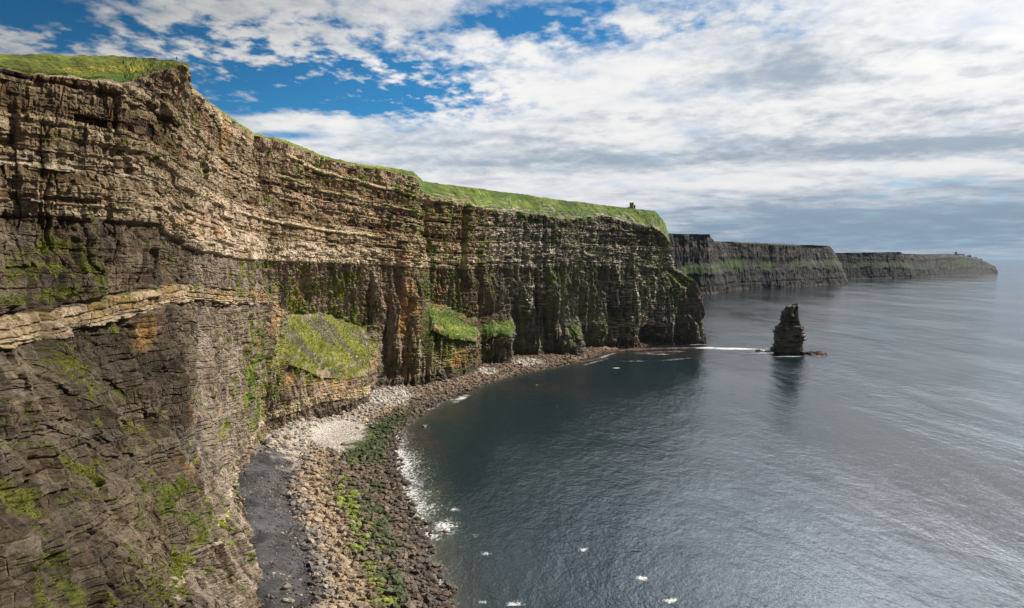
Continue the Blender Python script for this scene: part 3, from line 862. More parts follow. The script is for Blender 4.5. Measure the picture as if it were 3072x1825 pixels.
    sz = (0.24 + 0.34 * rs.rand(n)) * np.clip(root[:, 1] / 480, 0.6, 1.25)
    nb = 7
    a_ = rs.rand(n, nb) * 6.283
    outw = np.stack([nx[pi_, pj], ny[pi_, pj], np.zeros(n)], -1)
    dirv = np.stack([np.cos(a_), np.sin(a_), 0.5 + 1.1 * rs.rand(n, nb)], -1) + 0.9 * outw[:, None]
    dirv /= np.linalg.norm(dirv, axis=-1, keepdims=True)
    side = np.cross(dirv, rs.randn(n, nb, 3)); side /= np.linalg.norm(side, axis=-1, keepdims=True)
    ln_ = sz[:, None, None] * (0.6 + 0.8 * rs.rand(n, nb, 1))
    r0 = root[:, None] - 0.1 * outw[:, None] + 0.35 * sz[:, None, None] * rs.randn(n, nb, 3) * 0.6
    T = np.stack([r0 - side * ln_ * 0.28, r0 + side * ln_ * 0.28, r0 + dirv * ln_], 2)
    tc_ = gcol[pi_, pj] * (0.95 + 0.6 * rs.rand(n, 1))
    tc_ = np.repeat(tc_, nb * 3, axis=0)
    ob3 = mesh_from('grass_tufts', T.reshape(-1, 3), np.arange(n * nb * 3).reshape(-1, 3), M_GRASS, np.clip(tc_, 0.01, 0.5), smooth=False, kind='stuff')
    tag(ob3, 'tufts of grass rooted on the slopes and ledges of the cliff', 'grass')
    return P, lev, xi, yi


CP, CLEV, CXI, CYI = build_cliff()


# ------------------------------------------------------------------ far headlands
def headland(name, ribs, seed, dark, green, cellx, rows=(3, 34, 24, 40, 10), K=1.3):
    """ribs: (x, ytop, ybase, Y, zgreen_low, zgreen_high)"""
    R = []
    for (xt, yt, xb, yb, Y, g0, g1, lean) in ribs:
        base = PY(xb, yb, Y)
        top = PY(xt, yt, Y + lean)
        base[2] = 0
        h = top[2]
        p0 = base.copy(); p0[2] = -10
        p1 = base
        p2 = base * (1 - 0.33) + np.array([top[0], top[1], 0]) * 0.33; p2[2] = g0 * h
        p3 = base * 0.33 + np.array([top[0], top[1], 0]) * 0.67; p3[2] = g1 * h
        p4 = top
        p5 = top + np.array([-60, 380, 4]); p5[2] = h * 0.96
        R.append([p0, p1, p2, p3, p4, p5])
    R = np.array(R)
    nR = len(R)
    cols = []
    for i in range(nR - 1):
        d = np.max(np.linalg.norm((R[i + 1] - R[i])[1:5, :], axis=1) / R[i, 1:5, 1])
        cols.append(int(max(4, min(d * 683 * K, 200))))
    uu = np.concatenate([np.linspace(i, i + 1, cols[i], endpoint=False) for i in range(nR - 1)] + [[nR - 1]])
    vv = np.concatenate([np.linspace(j, j + 1, rows[j], endpoint=False) for j in range(5)] + [[5]])
    ui = np.minimum(uu.astype(int), nR - 2); uf = (uu - ui)[:, None, None]
    G1 = R[ui] * (1 - uf) + R[ui + 1] * uf
    vi = np.minimum(vv.astype(int), 4); vf = (vv - vi)[None, :, None]
    P = G1[:, vi] * (1 - vf) + G1[:, vi + 1] * vf
    nu, nv = P.shape[:2]
    lev = np.broadcast_to(vv[None, :], (nu, nv))
    B = box(P, 12, 0)
    tx = np.gradient(B[..., 0], axis=0); ty = np.gradient(B[..., 1], axis=0)
    ln = np.hypot(tx, ty) + 1e-9
    nx, ny = ty / ln, -tx / ln
    s1 = np.concatenate([[0], np.cumsum(np.linalg.norm(np.diff(P[:, 10, :2], axis=0), axis=1))])
    s = np.broadcast_to(s1[:, None], (nu, nv))
    z = P[..., 2].copy()
    wall = ss(lev, 0.5, 1.2) * (1 - ss(lev, 3.9, 4.0))
    levw = lev + 0.35 * fbm(s / 120, lev * 0, seed + 21, 3) + 0.15 * fbm(s / 25, lev, seed + 22, 3)
    grs = ss(levw, 1.9, 2.2) * (1 - ss(levw, 2.6, 3.05))
    A, dzA, dsA, bA, fA = blocks(s, z, 14, 50, seed)
    dsp = 26 * fbm(s / 220, z / 300, seed + 1, 3) + 11 * (ridge(s / 85 + 0.6 * fbm(s / 150, z * 0, seed + 31, 2), z / 260, seed + 2, 3) - 0.4) + 3 * fbm(s / 16, z / 14, seed + 3, 3) \
        + 3 * (ridge(s / 14, z / 60, seed + 13, 3) - .4) + 2 * (A - 0.5) + 1.6 * (H(bA, np.int64(1)) - 0.5)
    dsp *= wall * (1 - 0.5 * grs)
    P[..., 0] += nx * dsp
    P[..., 1] += ny * dsp
    P[..., 2] += 1.6 * fbm(s / 30, lev * 2, seed + 8, 3) * ss(lev, 2.5, 4)
    xi, yi = toimg(P)
    n1 = fbm(s / 40, z / 14, seed + 4, 4)
    st = fbm(s / 11, z / 70, seed + 5, 4)
    col = np.array(dark)[None, None] * (1 + 0.45 * st + 0.4 * n1 + 0.4 * (H(bA, np.int64(2)) - 0.5))[..., None]
    red = ss(n1, 0.1, 0.5) * ss(lev, 2.9, 3.3)
    col = col * (1 - 0.5 * red[..., None]) + np.array((0.15, 0.105, 0.09)) * 0.5 * red[..., None]
    gm = np.maximum(grs * 0.58, ss(lev, 3.9, 3.99) * 1.3) + 0.75 * fbm(s / 90, z / 40, seed + 6, 4) + 0.55 * fbm(s / 14, z / 25, seed + 7, 3) - 0.10
    gm += 0.35 * (1 - np.abs(lev - 2.5) / 1.2).clip(0, 1) * (fbm(s / 90, z / 60, seed + 9, 2) > 0)
    gmask = ss(gm, 0.45, 0.62)
    gc = np.array(green)[None, None] * (1 + 0.5 * st)[..., None]
    pale = (fbm(s / 14, z / 4, seed + 11, 3) > 0.85) & (lev < 2) & (lev > 1.1)
    col = np.where(pale[..., None], np.array((0.35, 0.33, 0.3)), col)
    foot = (1 - ss(z, 3, 7))
    col = col * (1 - 0.6 * foot[..., None]) + np.array((0.09, 0.055, 0.045)) * 0.6 * foot[..., None]
    col = np.clip(col * (1 - gmask[..., None]) + gc * gmask[..., None], 0.01, 0.6)
    V = P.reshape(-1, 3); Cc = col.reshape(-1, 3)
    idx = np.arange(nu * nv).reshape(nu, nv)
    Q = np.stack([idx[:-1, :-1], idx[1:, :-1], idx[1:, 1:], idx[:-1, 1:]], -1).reshape(-1, 4)
    return mesh_from(name, V, Q, M_FAR, Cc, smooth=False, kind='structure'), P


mid_head, MIDP = headland('headland', [
    # xt, yt, xb, yb, Y, g0, g1, lean
    (1500, 578, 1500, 726, 2200, .28, .45, 60),
    (1630, 570, 1640, 722, 2300, .30, .45, 40),
    (1732, 572, 1755, 717, 2430, .30, .52, 30),
    (1736, 588, 1766, 709, 2650, .36, .62, 60),
    (1850, 592, 1860, 703, 2880, .40, .66, 60),
    (1950, 597, 1960, 699, 3060, .38, .60, 60),
    (2024, 600, 2056, 694, 3290, .40, .66, 80),
    (2036, 615, 2059, 692, 3330, .45, .66, 120),
    (2046, 640, 2060, 691, 3420, .40, .60, 200),
    (2040, 640, 2056, 690, 3900, .4, .6, 100)], 500, (0.026, 0.026, 0.026), (0.036, 0.062, 0.016), 1)
far_head, FARP = headland('headland', [
    (1980, 618, 1990, 684, 3950, .35, .6, 60),
    (2048, 617, 2060, 682, 4050, .35, .6, 60),
    (2125, 616, 2130, 680, 4180, .38, .62, 60),
    (2195, 615, 2205, 678, 4380, .40, .62, 60),
    (2203, 619, 2225, 677, 4450, .36, .66, 80),
    (2260, 621, 2270, 676, 4650, .34, .75, 160),
    (2290, 619.5, 2300, 674, 4800, .34, .8, 240),
    (2345, 619.5, 2340, 673, 4950, .34, .86, 330),
    (2356, 625, 2360, 672.5, 5000, .36, .9, 360),
    (2385, 630, 2390, 671.5, 5100, .38, .9, 360),
    (2412, 642, 2420, 671, 5200, .5, .92, 300),
    (2430, 656, 2436, 670, 5280, .6, .9, 120),
    (2432, 657, 2437, 670, 5450, .5, .9, 60)], 700, (0.020, 0.021, 0.022), (0.032, 0.050, 0.020), 1)

#MORE
# ------------------------------------------------------------------ beach and sea
FOOT = [fill(r)[0] for r in RIBS[:-3]]
WATER_D = [(1090, 1484), (1066, 1400), (1035, 1310), (1000, 1245), (972, 1160), (964, 1085), (985, 1042), (1040, 1002),
           (1110, 966), (1200, 930), (1300, 906), (1380, 890), (1440, 873), (1480, 857), (1530, 849)]
WATER = [Wp(0, 20, 0), Wp(-8, 80, 0), Wp(-22, 150, 0), Wp(-34, 200, 0)] + [Zp(x, y, 0) for x, y in WATER_D]
WATER = np.array(WATER)[:, :2]
FOOTL = np.array(FOOT)[:, :2]


def polydist(X, Y, L):
    """distance to a polyline, side (+ on its right hand)"""
    best = np.full(X.shape, 1e9); side = np.zeros(X.shape)
    for (x0, y0), (x1, y1) in zip(L[:-1], L[1:]):
        dx, dy = x1 - x0, y1 - y0
        l2 = dx * dx + dy * dy + 1e-9
        t = np.clip(((X - x0) * dx + (Y - y0) * dy) / l2, 0, 1)
        d = np.hypot(X - x0 - t * dx, Y - y0 - t * dy)
        cr = (X - x0) * dy - (Y - y0) * dx
        m = d < best
        best = np.where(m, d, best)
        side = np.where(m, np.sign(cr), side)
    return best, side


def beach_fields(X, Y):
    wig = 3.5 * fbm(X / 14, Y / 14, 401, 3) + 1.2 * fbm(X / 3, Y / 3, 403, 2)
    dw, sw = polydist(X, Y, WATER)
    df, sf = polydist(X, Y, FOOTL)
    dw = dw * sw + wig           # + = out at sea
    df = df * sf                 # - = inside the cliff
    land = np.maximum(-dw, 0)
    t = np.where(df < 0, 1.0, land / (land + np.maximum(df, 0) + 1e-6))
    return dw, df, t


def beach_z(dw, df, t, X, Y):
    scree = ss(Y, 200, 300) * (1 - ss(Y, 470, 520))
    z = np.where(dw > 0, -0.11 * dw, 4.2 * np.clip(t, 0, 1) ** 0.8 * np.clip(-dw / 20, 0, 1) ** 0.3)
    z = z + scree * 9.0 * ss(t, 0.66, 1.05) ** 1.2
    z += 0.35 * fbm(X / 4, Y / 4, 405, 3) * (t > 0)
    return z


def beach_colour(t, xi, yi, X, Y, r1, rockiness=0.0):
    n = fbm(X / 9, Y / 9, 411, 3) + 0.5 * fbm(X / 2.2, Y / 2.2, 413, 2)
    tt = t + 0.10 * n
    c = np.zeros(t.shape + (3,)) + np.array((0.115, 0.092, 0.070))          # brown wet rock
    def mx(c, d, w): return c * (1 - w[..., None]) + np.asarray(d) * w[..., None]
    c = mx(c, (0.27, 0.205, 0.14), ss(tt, 0.40, 0.55))
    c = mx(c, (0.34, 0.295, 0.24), ss(tt, 0.60, 0.72) * (0.5 + 0.5 * (r1 > 0.35)))
    c = mx(c, (0.17, 0.165, 0.165), (r1 < 0.30) * ss(tt, 0.52, 0.66) * 0.9)
    c = mx(c, (0.15, 0.11, 0.078), (1 - ss(yi, 930, 1000)) * 0.8)
    c = mx(c, (0.055, 0.045, 0.036), (1 - ss(tt, 0.03, 0.14)) * 0.7)
    # pale pebbles
    p = np.exp(-(((xi - 835) / 105) ** 2 + ((yi - 1062) / 52) ** 2)) + np.exp(-(((xi - 955) / 70) ** 2 + ((yi - 965) / 26) ** 2)) \
        + np.exp(-(((xi - 1290) / 40) ** 2 + ((yi - 884) / 10) ** 2)) * 1.3 + np.exp(-(((xi - 1190) / 26) ** 2 + ((yi - 906) / 8) ** 2)) * 1.3
    pale = ss(p + 0.25 * n, 0.40, 0.65) * ss(tt, 0.22, 0.42)
    c = mx(c, (0.40, 0.38, 0.345), pale * (0.95 - 0.5 * (r1 > 0.8) - 0.25 * (r1 < 0.25)))
    # weed, dark green on the lower shore, bright on the middle
    g0 = ss(yi, 985, 1030) * (1 - ss(yi, 1110, 1150))
    dg = ss(tt, 0.05, 0.14) * (1 - ss(tt, 0.34, 0.44)) * g0
    c = mx(c, (0.035, 0.055, 0.014), dg * (0.92 - 0.6 * (r1 > 0.9)))
    g1 = np.exp(-((tt - 0.37 - 0.00006 * (yi - 1200)) / 0.075) ** 2) * (0.35 * ss(yi, 930, 1000) + 0.5 * ss(yi, 1120, 1200))
    nn = fbm(X / 5, Y / 5, 417, 3) + 0.9 * (r1 - 0.5)
    c = mx(c, (0.16, 0.21, 0.020), ss(g1 + 0.55 * nn, 0.55, 0.8) * 0.85)
    g2 = np.exp(-((tt - 0.26) / 0.10) ** 2) * ss(yi, 1130, 1200)
    c = mx(c, (0.040, 0.062, 0.015), ss(g2 + 0.6 * fbm(X / 6, Y / 6, 419, 3), 0.6, 0.9) * 0.8)
    # dark shale scree under the cliff
    sc = ss(t + 0.08 * n + 0.08 * (r1 - 0.5), 0.63, 0.72) * ss(yi + 55 * n + 30 * (t - 0.8) / 0.2, 1090, 1125)
    sc0 = np.clip(np.array((0.040, 0.039, 0.040)) * (1 + 1.2 * fbm(X / 5, Y / 12, 421, 4, 0.65) + 0.9 * (r1 - 0.5))[..., None], 0.015, 0.2)
    c = mx(c, sc0, sc * np.where(r1 > 0.80, 0.25, np.where(r1 > 0.4, 0.75, 0.95)) if rockiness else sc)
    return c


def build_beach():
    xs = np.arange(-200, 190, 1.0); ys = np.arange(20, 960, 1.0)
    X, Y = np.meshgrid(xs, ys, indexing='ij')
    dw, df, t = beach_fields(X, Y)
    Z = beach_z(dw, df, t, X, Y)
    V = np.stack([X, Y, Z], -1)
    xi, yi = toimg(V)
    r1 = H(np.floor(X / 1.1), np.floor(Y / 1.1), np.int64(5))
    col = beach_colour(t, xi, yi, X, Y, r1)
    keep = (dw < 45) & (df > -22)
    idx = np.arange(X.size).reshape(X.shape)
    Q = np.stack([idx[:-1, :-1], idx[1:, :-1], idx[1:, 1:], idx[:-1, 1:]], -1).reshape(-1, 4)
    k = keep.reshape(-1)[Q].all(1)
    v, f, c = split(V.reshape(-1, 3), Q, col.reshape(-1, 3), k)
    M = rock_mat('beach_ground', fine=3.0, bump=0.5, dist=0.3, contrast=0.5)
    mesh_from('beach', v, f, M, c, smooth=True, kind='structure')


build_beach()


def icosphere(sub):
    import bmesh
    bm = bmesh.new()
    bmesh.ops.create_icosphere(bm, subdivisions=sub, radius=1.0)
    v = np.array([x.co[:] for x in bm.verts])
    f = np.array([[q.index for q in p.verts] for p in bm.faces])
    bm.free()
    return v, f


def rock_shape(v, seed, cuts=9):
    rs = np.random.RandomState(seed)
    v = v.copy()
    for i in range(cuts):
        n = rs.randn(3); n /= np.linalg.norm(n)
        d = rs.uniform(0.55, 0.86)
        k = v @ n - d
        v -= np.maximum(k, 0)[:, None] * n
    v *= np.array([1.0, rs.uniform(0.6, 0.95), rs.uniform(0.45, 0.75)])
    v += 0.03 * rs.randn(*v.shape)
    return v / np.abs(v).max()


def boulder_mat():
    m, g, b = new_mat('boulder_stone')
    oi = g.n.new('ShaderNodeObjectInfo')  # each stone's own colour
    tc = g.n.new('ShaderNodeTexCoord')
    n = g.noise(tc.outputs['Object'], 2.3, 6, 0.65)
    k = g.m('ADD', 0.45, g.m('MULTIPLY', n, 1.1))
    col = g.mix(1.0, oi.outputs['Color'], g.comb(k, k, k), 'MULTIPLY')
    g.l.new(col, b.inputs['Base Color'])
    b.inputs['Roughness'].default_value = 0.8
    bp = g.n.new('ShaderNodeBump')
    bp.inputs['Strength'].default_value = 0.5
    bp.inputs['Distance'].default_value = 0.2
    g.l.new(g.noise(tc.outputs['Object'], 5.0, 5, 0.7), bp.inputs['Height'])
    g.l.new(bp.outputs[0], b.inputs['Normal'])
    return m


def build_rocks():
    rs = np.random.RandomState(11)
    N = 170000
    X = rs.uniform(-185, 160, N); Y = rs.uniform(215, 930, N)
    dw, df, t = beach_fields(X, Y)
    Z = beach_z(dw, df, t, X, Y)
    P = np.stack([X, Y, Z], -1)
    xi, yi = toimg(P)
    r1 = rs.rand(N); r2 = rs.rand(N)
    size = 0.27 + 0.26 * (1 / (1 - 0.965 * r2) ** 0.76 - 1)
    ok = (dw < 3) & (df > -3) & (yi < 1500)
    scree = (t > 0.72) & (yi > 1100)
    ok &= ~(scree & (rs.rand(N) > 0.26 + 0.6 * (1 - ss(t, 0.70, 0.92))))
    pale = (np.exp(-(((xi - 835) / 95) ** 2 + ((yi - 1062) / 45) ** 2)) > 0.5)
    size = np.where(pale & (rs.rand(N) > 0.02), np.minimum(size, 0.55) * 0.8, size)
    size = np.where(scree & (rs.rand(N) > 0.03), np.minimum(size, 0.8) * 0.7, size)
    # smaller stones further away cannot be told apart: keep them but a little larger and fewer
    far = Y > 520
    size = np.where(far, size * 1.25, size)
    ok &= ~(far & (rs.rand(N) > 0.7))
    ok &= ~((Y > 700) & (rs.rand(N) > 0.7))
    size = np.where((t < 0.45) & (rs.rand(N) < 0.010) & ~pale, size * 1.8, size)
    X, Y, Z, t, xi, yi, r1, size, dw = [a[ok] for a in (X, Y, Z, t, xi, yi, r1, size, dw)]
    size = np.minimum(size * np.where(Y < 420, 1.15, 1.0), 2.3)
    col = beach_colour(t, xi, yi, X, Y, r1, 1.0)
    col = col * (0.65 + 0.7 * rs.rand(len(X)))[:, None]
    col *= 1 + 0.04 * rs.randn(len(X), 1) * np.array([[1, 0, -1]])
    col = np.clip(col, 0.02, 0.75)
    vis = size / Y
    inframe = (yi < 1480)
    order = np.argsort(-(vis * inframe))
    big = order[:262]; rest = order[262:46000]
    print('rocks', len(X))
    # --- the small ones
    bv, bf = icosphere(1)
    shapes = [rock_shape(bv, 100 + k, 7) for k in range(24)]
    n = len(rest)
    kind = rs.randint(0, 24, n)
    base = np.array(shapes)[kind]
    a = rs.rand(n) * 6.283
    ca, sa = np.cos(a), np.sin(a)
    til = rs.uniform(-0.35, 0.35, n)
    bx = base[..., 0] * ca[:, None] - base[..., 1] * sa[:, None]
    by = base[..., 0] * sa[:, None] + base[..., 1] * ca[:, None]
    bz = base[..., 2] + til[:, None] * bx
    V = np.stack([bx, by, bz], -1) * size[rest][:, None, None]
    V += np.stack([X[rest], Y[rest], Z[rest] + 0.18 * size[rest]], -1)[:, None]
    Fq = bf[None] + (np.arange(n) * len(bv))[:, None, None]
    cc = np.repeat(col[rest], len(bv), axis=0)
    M = rock_mat('beach_stones', fine=2.0, bump=0.3)
    o = mesh_from('beach_stones', V.reshape(-1, 3), Fq.reshape(-1, 3), M, cc, smooth=False, kind='stuff')
    tag(o, 'loose stones covering the beach between scree and water', 'stones')
    # --- the large ones, each an object
    mb = boulder_mat()
    bv2, bf2 = icosphere(3)
    meshes = []
    for k in range(14):
        v = rock_shape(bv2, 300 + k, 11)
        me = bpy.data.meshes.new('boulder')
        me.from_pydata(v.tolist(), [], bf2.tolist())
        me.materials.append(mb)
        meshes.append(me)

    def add(x, y, z, s, c, label, group=None, k=None, flat=1.0):
        o = bpy.data.objects.new('boulder', meshes[rs.randint(14) if k is None else k])
        C.collection.objects.link(o)
        o.location = (x, y, z)
        o.scale = (s, s * rs.uniform(.8, 1.05), s * flat)
        o.rotation_euler = (rs.uniform(-.25, .25), rs.uniform(-.25, .25), rs.uniform(0, 6.28))
        o.color = (c[0], c[1], c[2], 1)
        tag(o, label, 'boulder', group)
        return o
    made = []
    for i in big:
        c = col[i]
        where = ('near end' if yi[i] > 1330 else 'nearer middle' if yi[i] > 1200 else 'farther middle' if yi[i] > 1060 else 'far end')
        if c[1] > c[0] * 1.05:
            kind_, at_ = 'weed-green', 'in the seaweed belt'
        elif c.mean() > 0.28:
            kind_, at_ = 'pale tan', 'high up the shore'
        elif abs(c[0] - c[2]) < 0.03:
            kind_, at_ = 'grey', 'towards the dark scree'
        else:
            kind_, at_ = 'brown', None
        at_ = at_ or ('close to the waterline' if t[i] < 0.22 else 'below the weed belt' if t[i] < 0.4 else 'above the weed belt' if t[i] < 0.62 else 'high up the shore')
        sz = 'large' if size[i] > 2.2 else 'middling' if size[i] > 1.6 else 'smaller'
        lab = '%s %s boulder %s, %s of the beach' % (sz, kind_, at_, where)
        grp = '%s %s boulders %s at the %s of the beach' % (sz, kind_, at_, where)
        made.append((add(X[i], Y[i], Z[i] + 0.2 * size[i], size[i], c, lab, grp), size[i], xi[i], yi[i]))
    # single out the ones that an extreme of size or place tells apart from their group
    by = {}
    for m_ in made:
        by.setdefault(m_[0]['group'], []).append(m_)
    for g_, ms in by.items():
        if len(ms) < 4:
            continue
        pick = [('biggest', max(ms, key=lambda q: q[1])), ('nearest', max(ms, key=lambda q: q[3])), ('farthest', min(ms, key=lambda q: q[3])),
                ('leftmost', min(ms, key=lambda q: q[2])), ('rightmost', max(ms, key=lambda q: q[2]))]
        done = set()
        for word, q in pick:
            if q[0].name not in done:
                done.add(q[0].name)
                q[0]['label'] = word + ' ' + q[0]['label']
    # --- the ones a viewer can single out
    BR = (0.13, 0.085, 0.052)
    for xd, yd, s, c, lab, k in (
            (1052, 1277, 3.4, (0.05, 0.043, 0.034), 'dark wet boulder standing alone in white foam off the beach', 0),
            (980, 1221, 2.9, BR, 'largest brown boulder at the waterline with foam behind it', 1),
            (962, 1196, 2.4, BR, 'brown boulder at the waterline just beyond the largest one', 2),
            (941, 1208, 2.8, (0.17, 0.115, 0.075), 'square brown boulder on the beach left of the two at the waterline', 3),
            (1035, 1041, 2.6, (0.15, 0.105, 0.06), 'flat tan boulder out in the dark water off the dark green weed', 4),
            (1086, 1298, 1.8, (0.07, 0.05, 0.035), 'small dark boulder in the foam right of the lone wet boulder', 5),
            (964, 1112, 1.8, (0.09, 0.066, 0.045), 'small dark boulder at the waterline beside the dark green weed', 6),
            (945, 1250, 3.0, (0.19, 0.14, 0.10), 'pointed tan boulder between green weed patches near the water', 7),
            (838, 1093, 2.6, (0.24, 0.155, 0.095), 'largest tan boulder below the white pebble bank', 8),
            (895, 1301, 3.0, (0.25, 0.18, 0.12), 'big blocky tan boulder in the middle of the beach', 9),
            (855, 1165, 2.4, (0.21, 0.145, 0.09), 'brown boulder amid the yellow green weed of the middle beach', 10),
            (903, 1344, 2.2, (0.11, 0.09, 0.075), 'dark grey boulder just nearer than the big blocky tan one', 11),
            (1122, 1335, 0.9, (0.09, 0.065, 0.045), 'low brown rock just breaking the water, nearest of the rocks offshore', 12),
            (1113, 1436, 1.5, (0.14, 0.09, 0.05), 'brown rock just breaking the water by the near end of the beach', 13),
            (1086, 1460, 3.0, (0.11, 0.075, 0.045), 'dark brown boulder at the near end of the waterline', 3)):
        p = Zp(xd, yd, 0.0)
        a, b_, t_ = beach_fields(p[0:1], p[1:2])
        zz = float(beach_z(a, b_, t_, p[0:1], p[1:2])[0])
        zz = max(zz, -0.25 * s)
        add(p[0], p[1], zz + 0.22 * s, s * 0.92, c, lab, None, k)


build_rocks()


# ------------------------------------------------------------------ the sea
def build_sea():
    def axis(lo, hi, step, far):
        a = list(np.arange(lo, hi + 1e-3, step))
        st, v, w = step, a[0], a[-1]
        pre, post = [], []
        while v > -far:
            st *= 1.35; v -= st; pre.append(max(v, -far))
        st = step
        while w < far:
            st *= 1.35; w += st; post.append(min(w, far))
        return np.array(pre[::-1] + a + post)
    xs = axis(-130, 330, 3.0, 60000.0)
    ys = axis(180, 1040, 3.0, 60000.0)
    X, Y = np.meshgrid(xs, ys, indexing='ij')
    V = np.stack([X, Y, 0 * X], -1)
    front = (Y > 60) & (Y < 3000)
    xi, yi = toimg(V)
    xi = np.where(front, xi, -9999)
    dw, sw = polydist(X, Y, WATER)
    d = dw * sw
    shal = np.exp(-np.maximum(d, 0) / 9.0) * (Y < 980) * front

    def patch(cx, cy, rx, ry):
        return np.exp(-(((xi - cx) / rx) ** 2 + ((yi - cy) / ry) ** 2))
    brown = patch(1020, 1075, 50, 30) + patch(1060, 1010, 60, 18) + patch(1300, 950, 140, 18) * 0.6 + patch(1600, 862, 160, 10)
    green = patch(1030, 1215, 50, 70) * 1.0 + patch(1080, 1300, 50, 50) * 0.6 + patch(1350, 1130, 140, 60) * 0.25
    n = fbm(X / 9, Y / 9, 431, 4)
    c = np.zeros(X.shape + (3,)) + np.array((0.009, 0.019, 0.025))
    def mx(c, d_, w): return c * (1 - w[..., None]) + np.array(d_) * w[..., None]
    c = mx(c, (0.045, 0.028, 0.020), np.clip(brown * (0.5 + n), 0, 0.45))
    c = mx(c, (0.040, 0.062, 0.048), np.clip(green * (0.6 + 0.8 * n), 0, 0.9))
    c = mx(c, (0.075, 0.072, 0.052), np.clip(shal * 0.9, 0, 0.9))
    idx = np.arange(X.size).reshape(X.shape)
    Q = np.stack([idx[:-1, :-1], idx[1:, :-1], idx[1:, 1:], idx[:-1, 1:]], -1).reshape(-1, 4)
    m, g, b = new_mat('sea_water')
    at = g.n.new('ShaderNodeAttribute'); at.attribute_name = 'Col'
    geo = g.n.new('ShaderNodeNewGeometry')
    p = geo.outputs['Position']
    b.inputs['IOR'].default_value = 1.33
    g.l.new(at.outputs[0], b.inputs['Base Color'])
    patches = g.noise(g.mapping(p, (1, 0.32, 1), (0, 0, 0.35)), 0.006, 5, 0.6, 0.6)
    streak = g.noise(g.mapping(p, (0.18, 1.0, 1), (0, 0, 0.16)), 0.012, 4, 0.55, 0.4)
    ruf = g.m('ADD', g.sm(patches, 0.35, 0.7, 0.05, 0.14), g.sm(streak, 0.4, 0.75, 0.0, 0.05))
    g.l.new(ruf, b.inputs['Roughness'])
    w1 = g.noise(g.mapping(p, (1, 0.5, 1), (0, 0, 0.5)), 0.060, 3, 0.55, 0.3)
    w2 = g.noise(g.mapping(p, (1, 0.55, 1), (0, 0, -0.3)), 0.22, 4, 0.6, 0.3)
    w3 = g.noise(g.mapping(p, (1, 0.6, 1), (0, 0, 0.8)), 0.75, 3, 0.6)
    h = g.m('ADD', g.m('ADD', g.m('MULTIPLY', w1, 0.60), g.m('MULTIPLY', w2, 0.46)), g.m('MULTIPLY', w3, 0.24))
    amp = g.m('ADD', 0.5, g.sm(patches, 0.36, 0.62, 0.0, 0.9))
    w0 = g.noise(g.mapping(p, (1, 0.35, 1), (0, 0, 0.9)), 0.018, 2, 0.5, 0.5)
    h = g.m('ADD', g.m('MULTIPLY', h, amp), g.m('MULTIPLY', w0, 1.6))
    bp = g.n.new('ShaderNodeBump')
    bp.inputs['Strength'].default_value = 1.0
    bp.inputs['Distance'].default_value = 1.0
    g.l.new(h, bp.inputs['Height'])
    g.l.new(bp.outputs[0], b.inputs['Normal'])
    mesh_from('water', V.reshape(-1, 3), Q, m, c.reshape(-1, 3), smooth=True, kind='structure')


build_sea()


def foam_mat():
    m, g, b = new_mat('sea_foam')
    b.inputs['Base Color'].default_value = (0.78, 0.80, 0.80, 1)
    b.inputs['Roughness'].default_value = 0.7
    at = g.n.new('ShaderNodeAttribute'); at.attribute_name = 'Col'
    geo = g.n.new('ShaderNodeNewGeometry')
    p = g.mapping(geo.outputs['Position'], (1, 1, 0))
    f = g.sep(at.outputs[0])[0]
    n = g.noise(g.mapping(p, (1.0, 0.55, 1), (0, 0, 0.35)), 0.62, 7, 0.8, 0.8)
    far = g.noise(g.mapping(p, (0.35, 1, 1)), 0.28, 5, 0.7)
    v = g.vor(g.vm('ADD', p, g.vm('SCALE', g.noise(p, 0.5, 3, 0.6, out=1), scale=1.6)), 0.42, 'DISTANCE_TO_EDGE')
    y = g.sep(geo.outputs['Position'])[1]
    lace = g.sm(v, 0.0, 0.42, 0.10, -0.14)
    nn = g.m('ADD', g.m('MULTIPLY', g.m('SUBTRACT', n, 0.5), 2.3), lace)
    isfar = g.sm(y, 560, 620)
    nf = g.m('MULTIPLY', g.m('SUBTRACT', far, 0.5), 1.8)
    nn = g.m('ADD', g.m('MULTIPLY', nn, g.m('SUBTRACT', 1.0, isfar)), g.m('MULTIPLY', nf, isfar))
    al = g.sm(g.m('ADD', f, nn), 0.34, 0.98, 0.0, 0.85)
    g.l.new(al, b.inputs['Alpha'])
    return m


